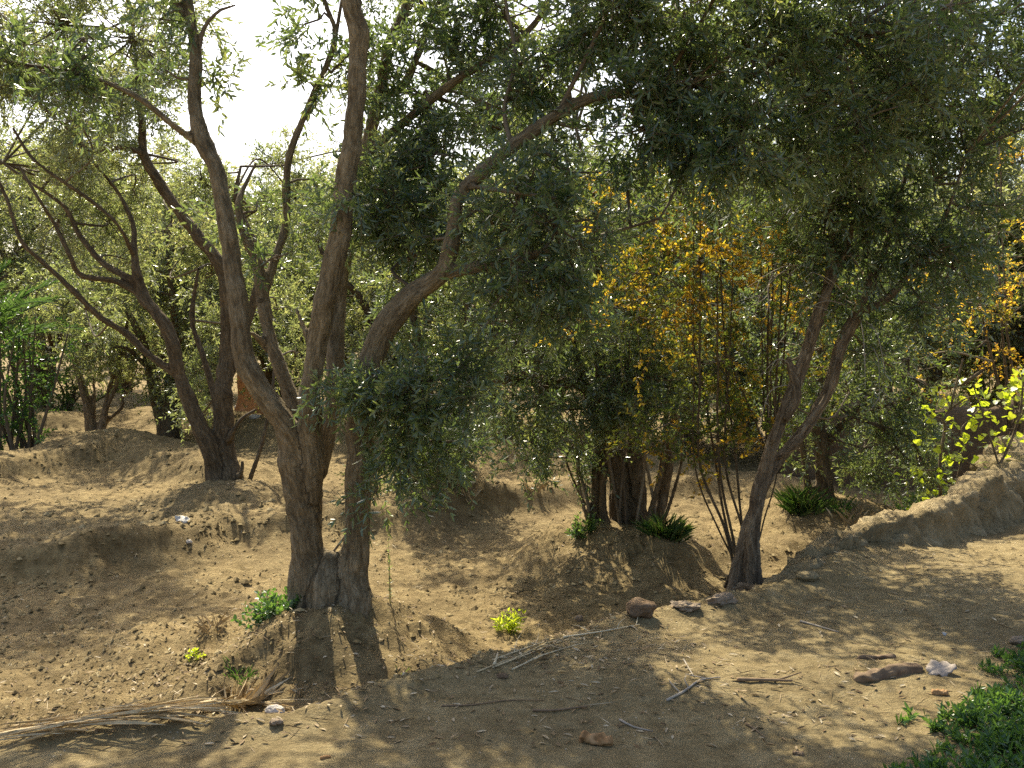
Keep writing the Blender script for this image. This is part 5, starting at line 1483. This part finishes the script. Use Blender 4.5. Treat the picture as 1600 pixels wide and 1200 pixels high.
stick('thin forked twig lying in the sunny patch at the middle of the path', [(1042, 1098), (1070, 1082), (1094, 1066), (1125, 1062)], 2.2, rl, M['dead_twig'], forks=4)
stick('straight brown stick lying across the path right of the forked twig', [(1152, 1066), (1190, 1067), (1238, 1068)], 3.6, rl, M['drywood'], forks=1, tintv=.7)
stick('curved pale twig lying below the forked twig on the path', [(968, 1128), (990, 1138), (1020, 1146)], 2.0, rl, M['dead_twig'])
stick('short dark stick lying on the left half of the path', [(832, 1114), (866, 1113), (918, 1109)], 2.4, rl, M['drywood'])
stick('short dark twig in the right half of the path', [(1165, 1132), (1182, 1144), (1196, 1156)], 1.6, rl, M['drywood'])
stick('long thin stick near the foot of the wall slope on the path', [(1250, 972), (1280, 982), (1310, 990)], 1.8, rl, M['dead_twig'])
stick('upright-leaning pale twig end left of the forked twig', [(1068, 1032), (1076, 1046), (1084, 1058)], 1.4, rl, M['dead_twig'])
stick('thin root-like stick on the path left of centre', [(690, 1106), (740, 1104), (790, 1098), (850, 1096)], 1.5, rl, M['drywood'])
for k, pts in enumerate([[(745, 1052), (800, 1032), (860, 1006), (920, 990)], [(770, 1046), (830, 1022), (890, 1000)], [(770, 1034), (820, 1016), (850, 1008)], [(800, 1050), (850, 1028), (900, 1012)], [(880, 1000), (940, 990), (1000, 978)]]):
    stick(['long dry reed stem lying along the path edge, nearest the grove mound', 'pale dry reed stem lying along the middle of the path edge', 'short dry reed stem on the grove side of the path edge', 'dry reed stem on the path side of the reed bundle', 'dry reed stem reaching towards the large brown stone'][k], pts, 1.3, rl, M['straw'], 'dry_reed', 3, .6 + .1 * k, 1.6, 'reed', .4)
stick('short broken reed sticking up at the end of the reed bundle', [(772, 1048), (775, 1038), (778, 1028)], 2.5, rl, M['straw'], 'dry_reed', 0, .9, 3, 'reed')
# log half buried with a split grey end
def log(label, pa, pb_, r_px, mat, seed, name='log', cat='log', sink=.35, knob=.3, tint=(0, 1)):
    a, b = GH(*pa), GH(*pb_)
    r = r_px * (a[1] + b[1]) / 2 / F
    n_ = 40
    t = np.linspace(0, 1, n_)
    c = a[None] * (1 - t[:, None]) + b[None] * t[:, None]
    c[:, 2] = height(c[:, 0], c[:, 1]) + r * (1 - 2 * sink)
    ends = np.minimum(1, np.minimum(t, 1 - t) / .06) ** .5
    rr = r * (1 + .25 * gnoise(np.stack([t * 4, t * 0 + seed, t * 0], 1), seed)) * np.maximum(ends, .35)
    seg = 20
    th = np.arange(seg) / seg * 2 * math.pi
    TT, TH = np.meshgrid(t, th, indexing='ij')
    rf_ = 1 + knob * gnoise(np.stack([np.cos(TH).ravel() * 1.6, np.sin(TH).ravel() * 1.6, TT.ravel() * 5], 1), seed + 1) + .5 * knob * gnoise(np.stack([np.cos(TH).ravel() * 4, np.sin(TH).ravel() * 4, TT.ravel() * 7], 1), seed + 2)
    v, q, tr = tube(c, rr, seg, rfun=rf_.reshape(n_, seg))
    tv = np.concatenate([np.clip(.5 + .5 * gnoise(v[:-2] * 30, seed + 3), *tint), [.9, .9]])
    m = make_mesh(name, v - c[n_ // 2], [q, tr], mat, True, {'tint': tv})
    o = add_obj(name, m, None, c[n_ // 2]); tag(o, label, cat)
    return o
log('dark weathered log half buried on the right of the path', (1335, 1066), (1440, 1048), 10, M['drywood'], 3, sink=.42, knob=.55, tint=(0, .6))
log('short piece of rotten orange wood in a sunny patch near the bottom of the path', (905, 1158), (958, 1167), 8.5, M['rotwood'], 6, 'wood_piece', 'wood', .2, .75)
log('small brown wood chip on the path left of the rotten wood piece', (500, 1187), (517, 1186), 3, M['rotwood'], 8, 'wood_chip', 'wood', .2, .3)
log('small orange-brown wood chip near the ground cover', (1455, 1087), (1482, 1088), 4.5, M['rotwood'], 9, 'wood_chip', 'wood', .2, .4)
log('thin piece of bark beside the half-buried log', (1340, 1030), (1400, 1028), 4, M['drywood'], 12, 'bark_piece', 'wood', .3, .4)
log('small dark bark chip at the lower right of the path', (1238, 1178), (1256, 1184), 3.5, M['drywood'], 14, 'wood_chip', 'wood', .2, .4)
# curled dry leaf at the log end
def scrap(name, label, px, py, wpx, mat, seed, cat, tilt=(.2, .1), hump=.35, jag=.3):
    p = GH(px, py); w = wpx * p[1] / F / 2
    n_ = 26
    ang = np.linspace(0, 2 * math.pi, n_, endpoint=False)
    rings = [0.0, .35, .7, 1.0]
    v = [[0, 0, 0]]
    for r_ in rings[1:]:
        rad = r_ * (1 + jag * r_ * gnoise(np.stack([np.cos(ang) * 2.2 + seed, np.sin(ang) * 2.2, ang * 0], 1), seed) + jag * .6 * r_ * np.sign(np.sin(ang * 5 + seed)) * .5)
        z = hump * (gnoise(np.stack([np.cos(ang) * r_ * 1.8, np.sin(ang) * r_ * 1.8, ang * 0 + seed], 1), seed + 1)) * r_
        v += [[a, b * .7, c] for a, b, c in zip(np.cos(ang) * rad, np.sin(ang) * rad, z)]
    v = np.array(v) * w
    t = np.array([[0, 1 + i, 1 + (i + 1) % n_] for i in range(n_)])
    q = np.array([[1 + k * n_ + i, 1 + (k + 1) * n_ + i, 1 + (k + 1) * n_ + (i + 1) % n_, 1 + k * n_ + (i + 1) % n_] for k in range(2) for i in range(n_)])
    # thickness
    nv = len(v)
    v2 = v - np.array([0, 0, .004]); v = np.vstack([v, v2])
    rim = np.array([[1 + 2 * n_ + i, nv + 1 + 2 * n_ + i, nv + 1 + 2 * n_ + (i + 1) % n_, 1 + 2 * n_ + (i + 1) % n_] for i in range(n_)])
    q = np.vstack([q, q[:, ::-1] + nv, rim]); t = np.vstack([t, t[:, ::-1] + nv])
    R_ = Matrix.Rotation(tilt[0], 3, 'X') @ Matrix.Rotation(tilt[1], 3, 'Y')
    v = v @ np.array(R_).T
    v[:, 2] -= v[:, 2].min() * .75
    o = add_obj(name, make_mesh(name, v, [q, t], mat, True, {'tint': np.full(len(v), .6)}), None, p); tag(o, label, cat)
scrap('dry_leaf', 'large pale grey dead leaf lying at the end of the half-buried log', 1470, 1052, 46, M['paleleaf'], 3, 'dead leaf', (.45, -.2), .4)
scrap('rag', 'crumpled white scrap lying on the crest of the left bank', 286, 817, 22, M['paper'], 5, 'scrap', (.5, .2), .6)
scrap('dry_leaf', 'small white curled leaf standing on the right part of the path', 1476, 994, 8, M['paper'], 7, 'dead leaf', (1.0, .3), .5)
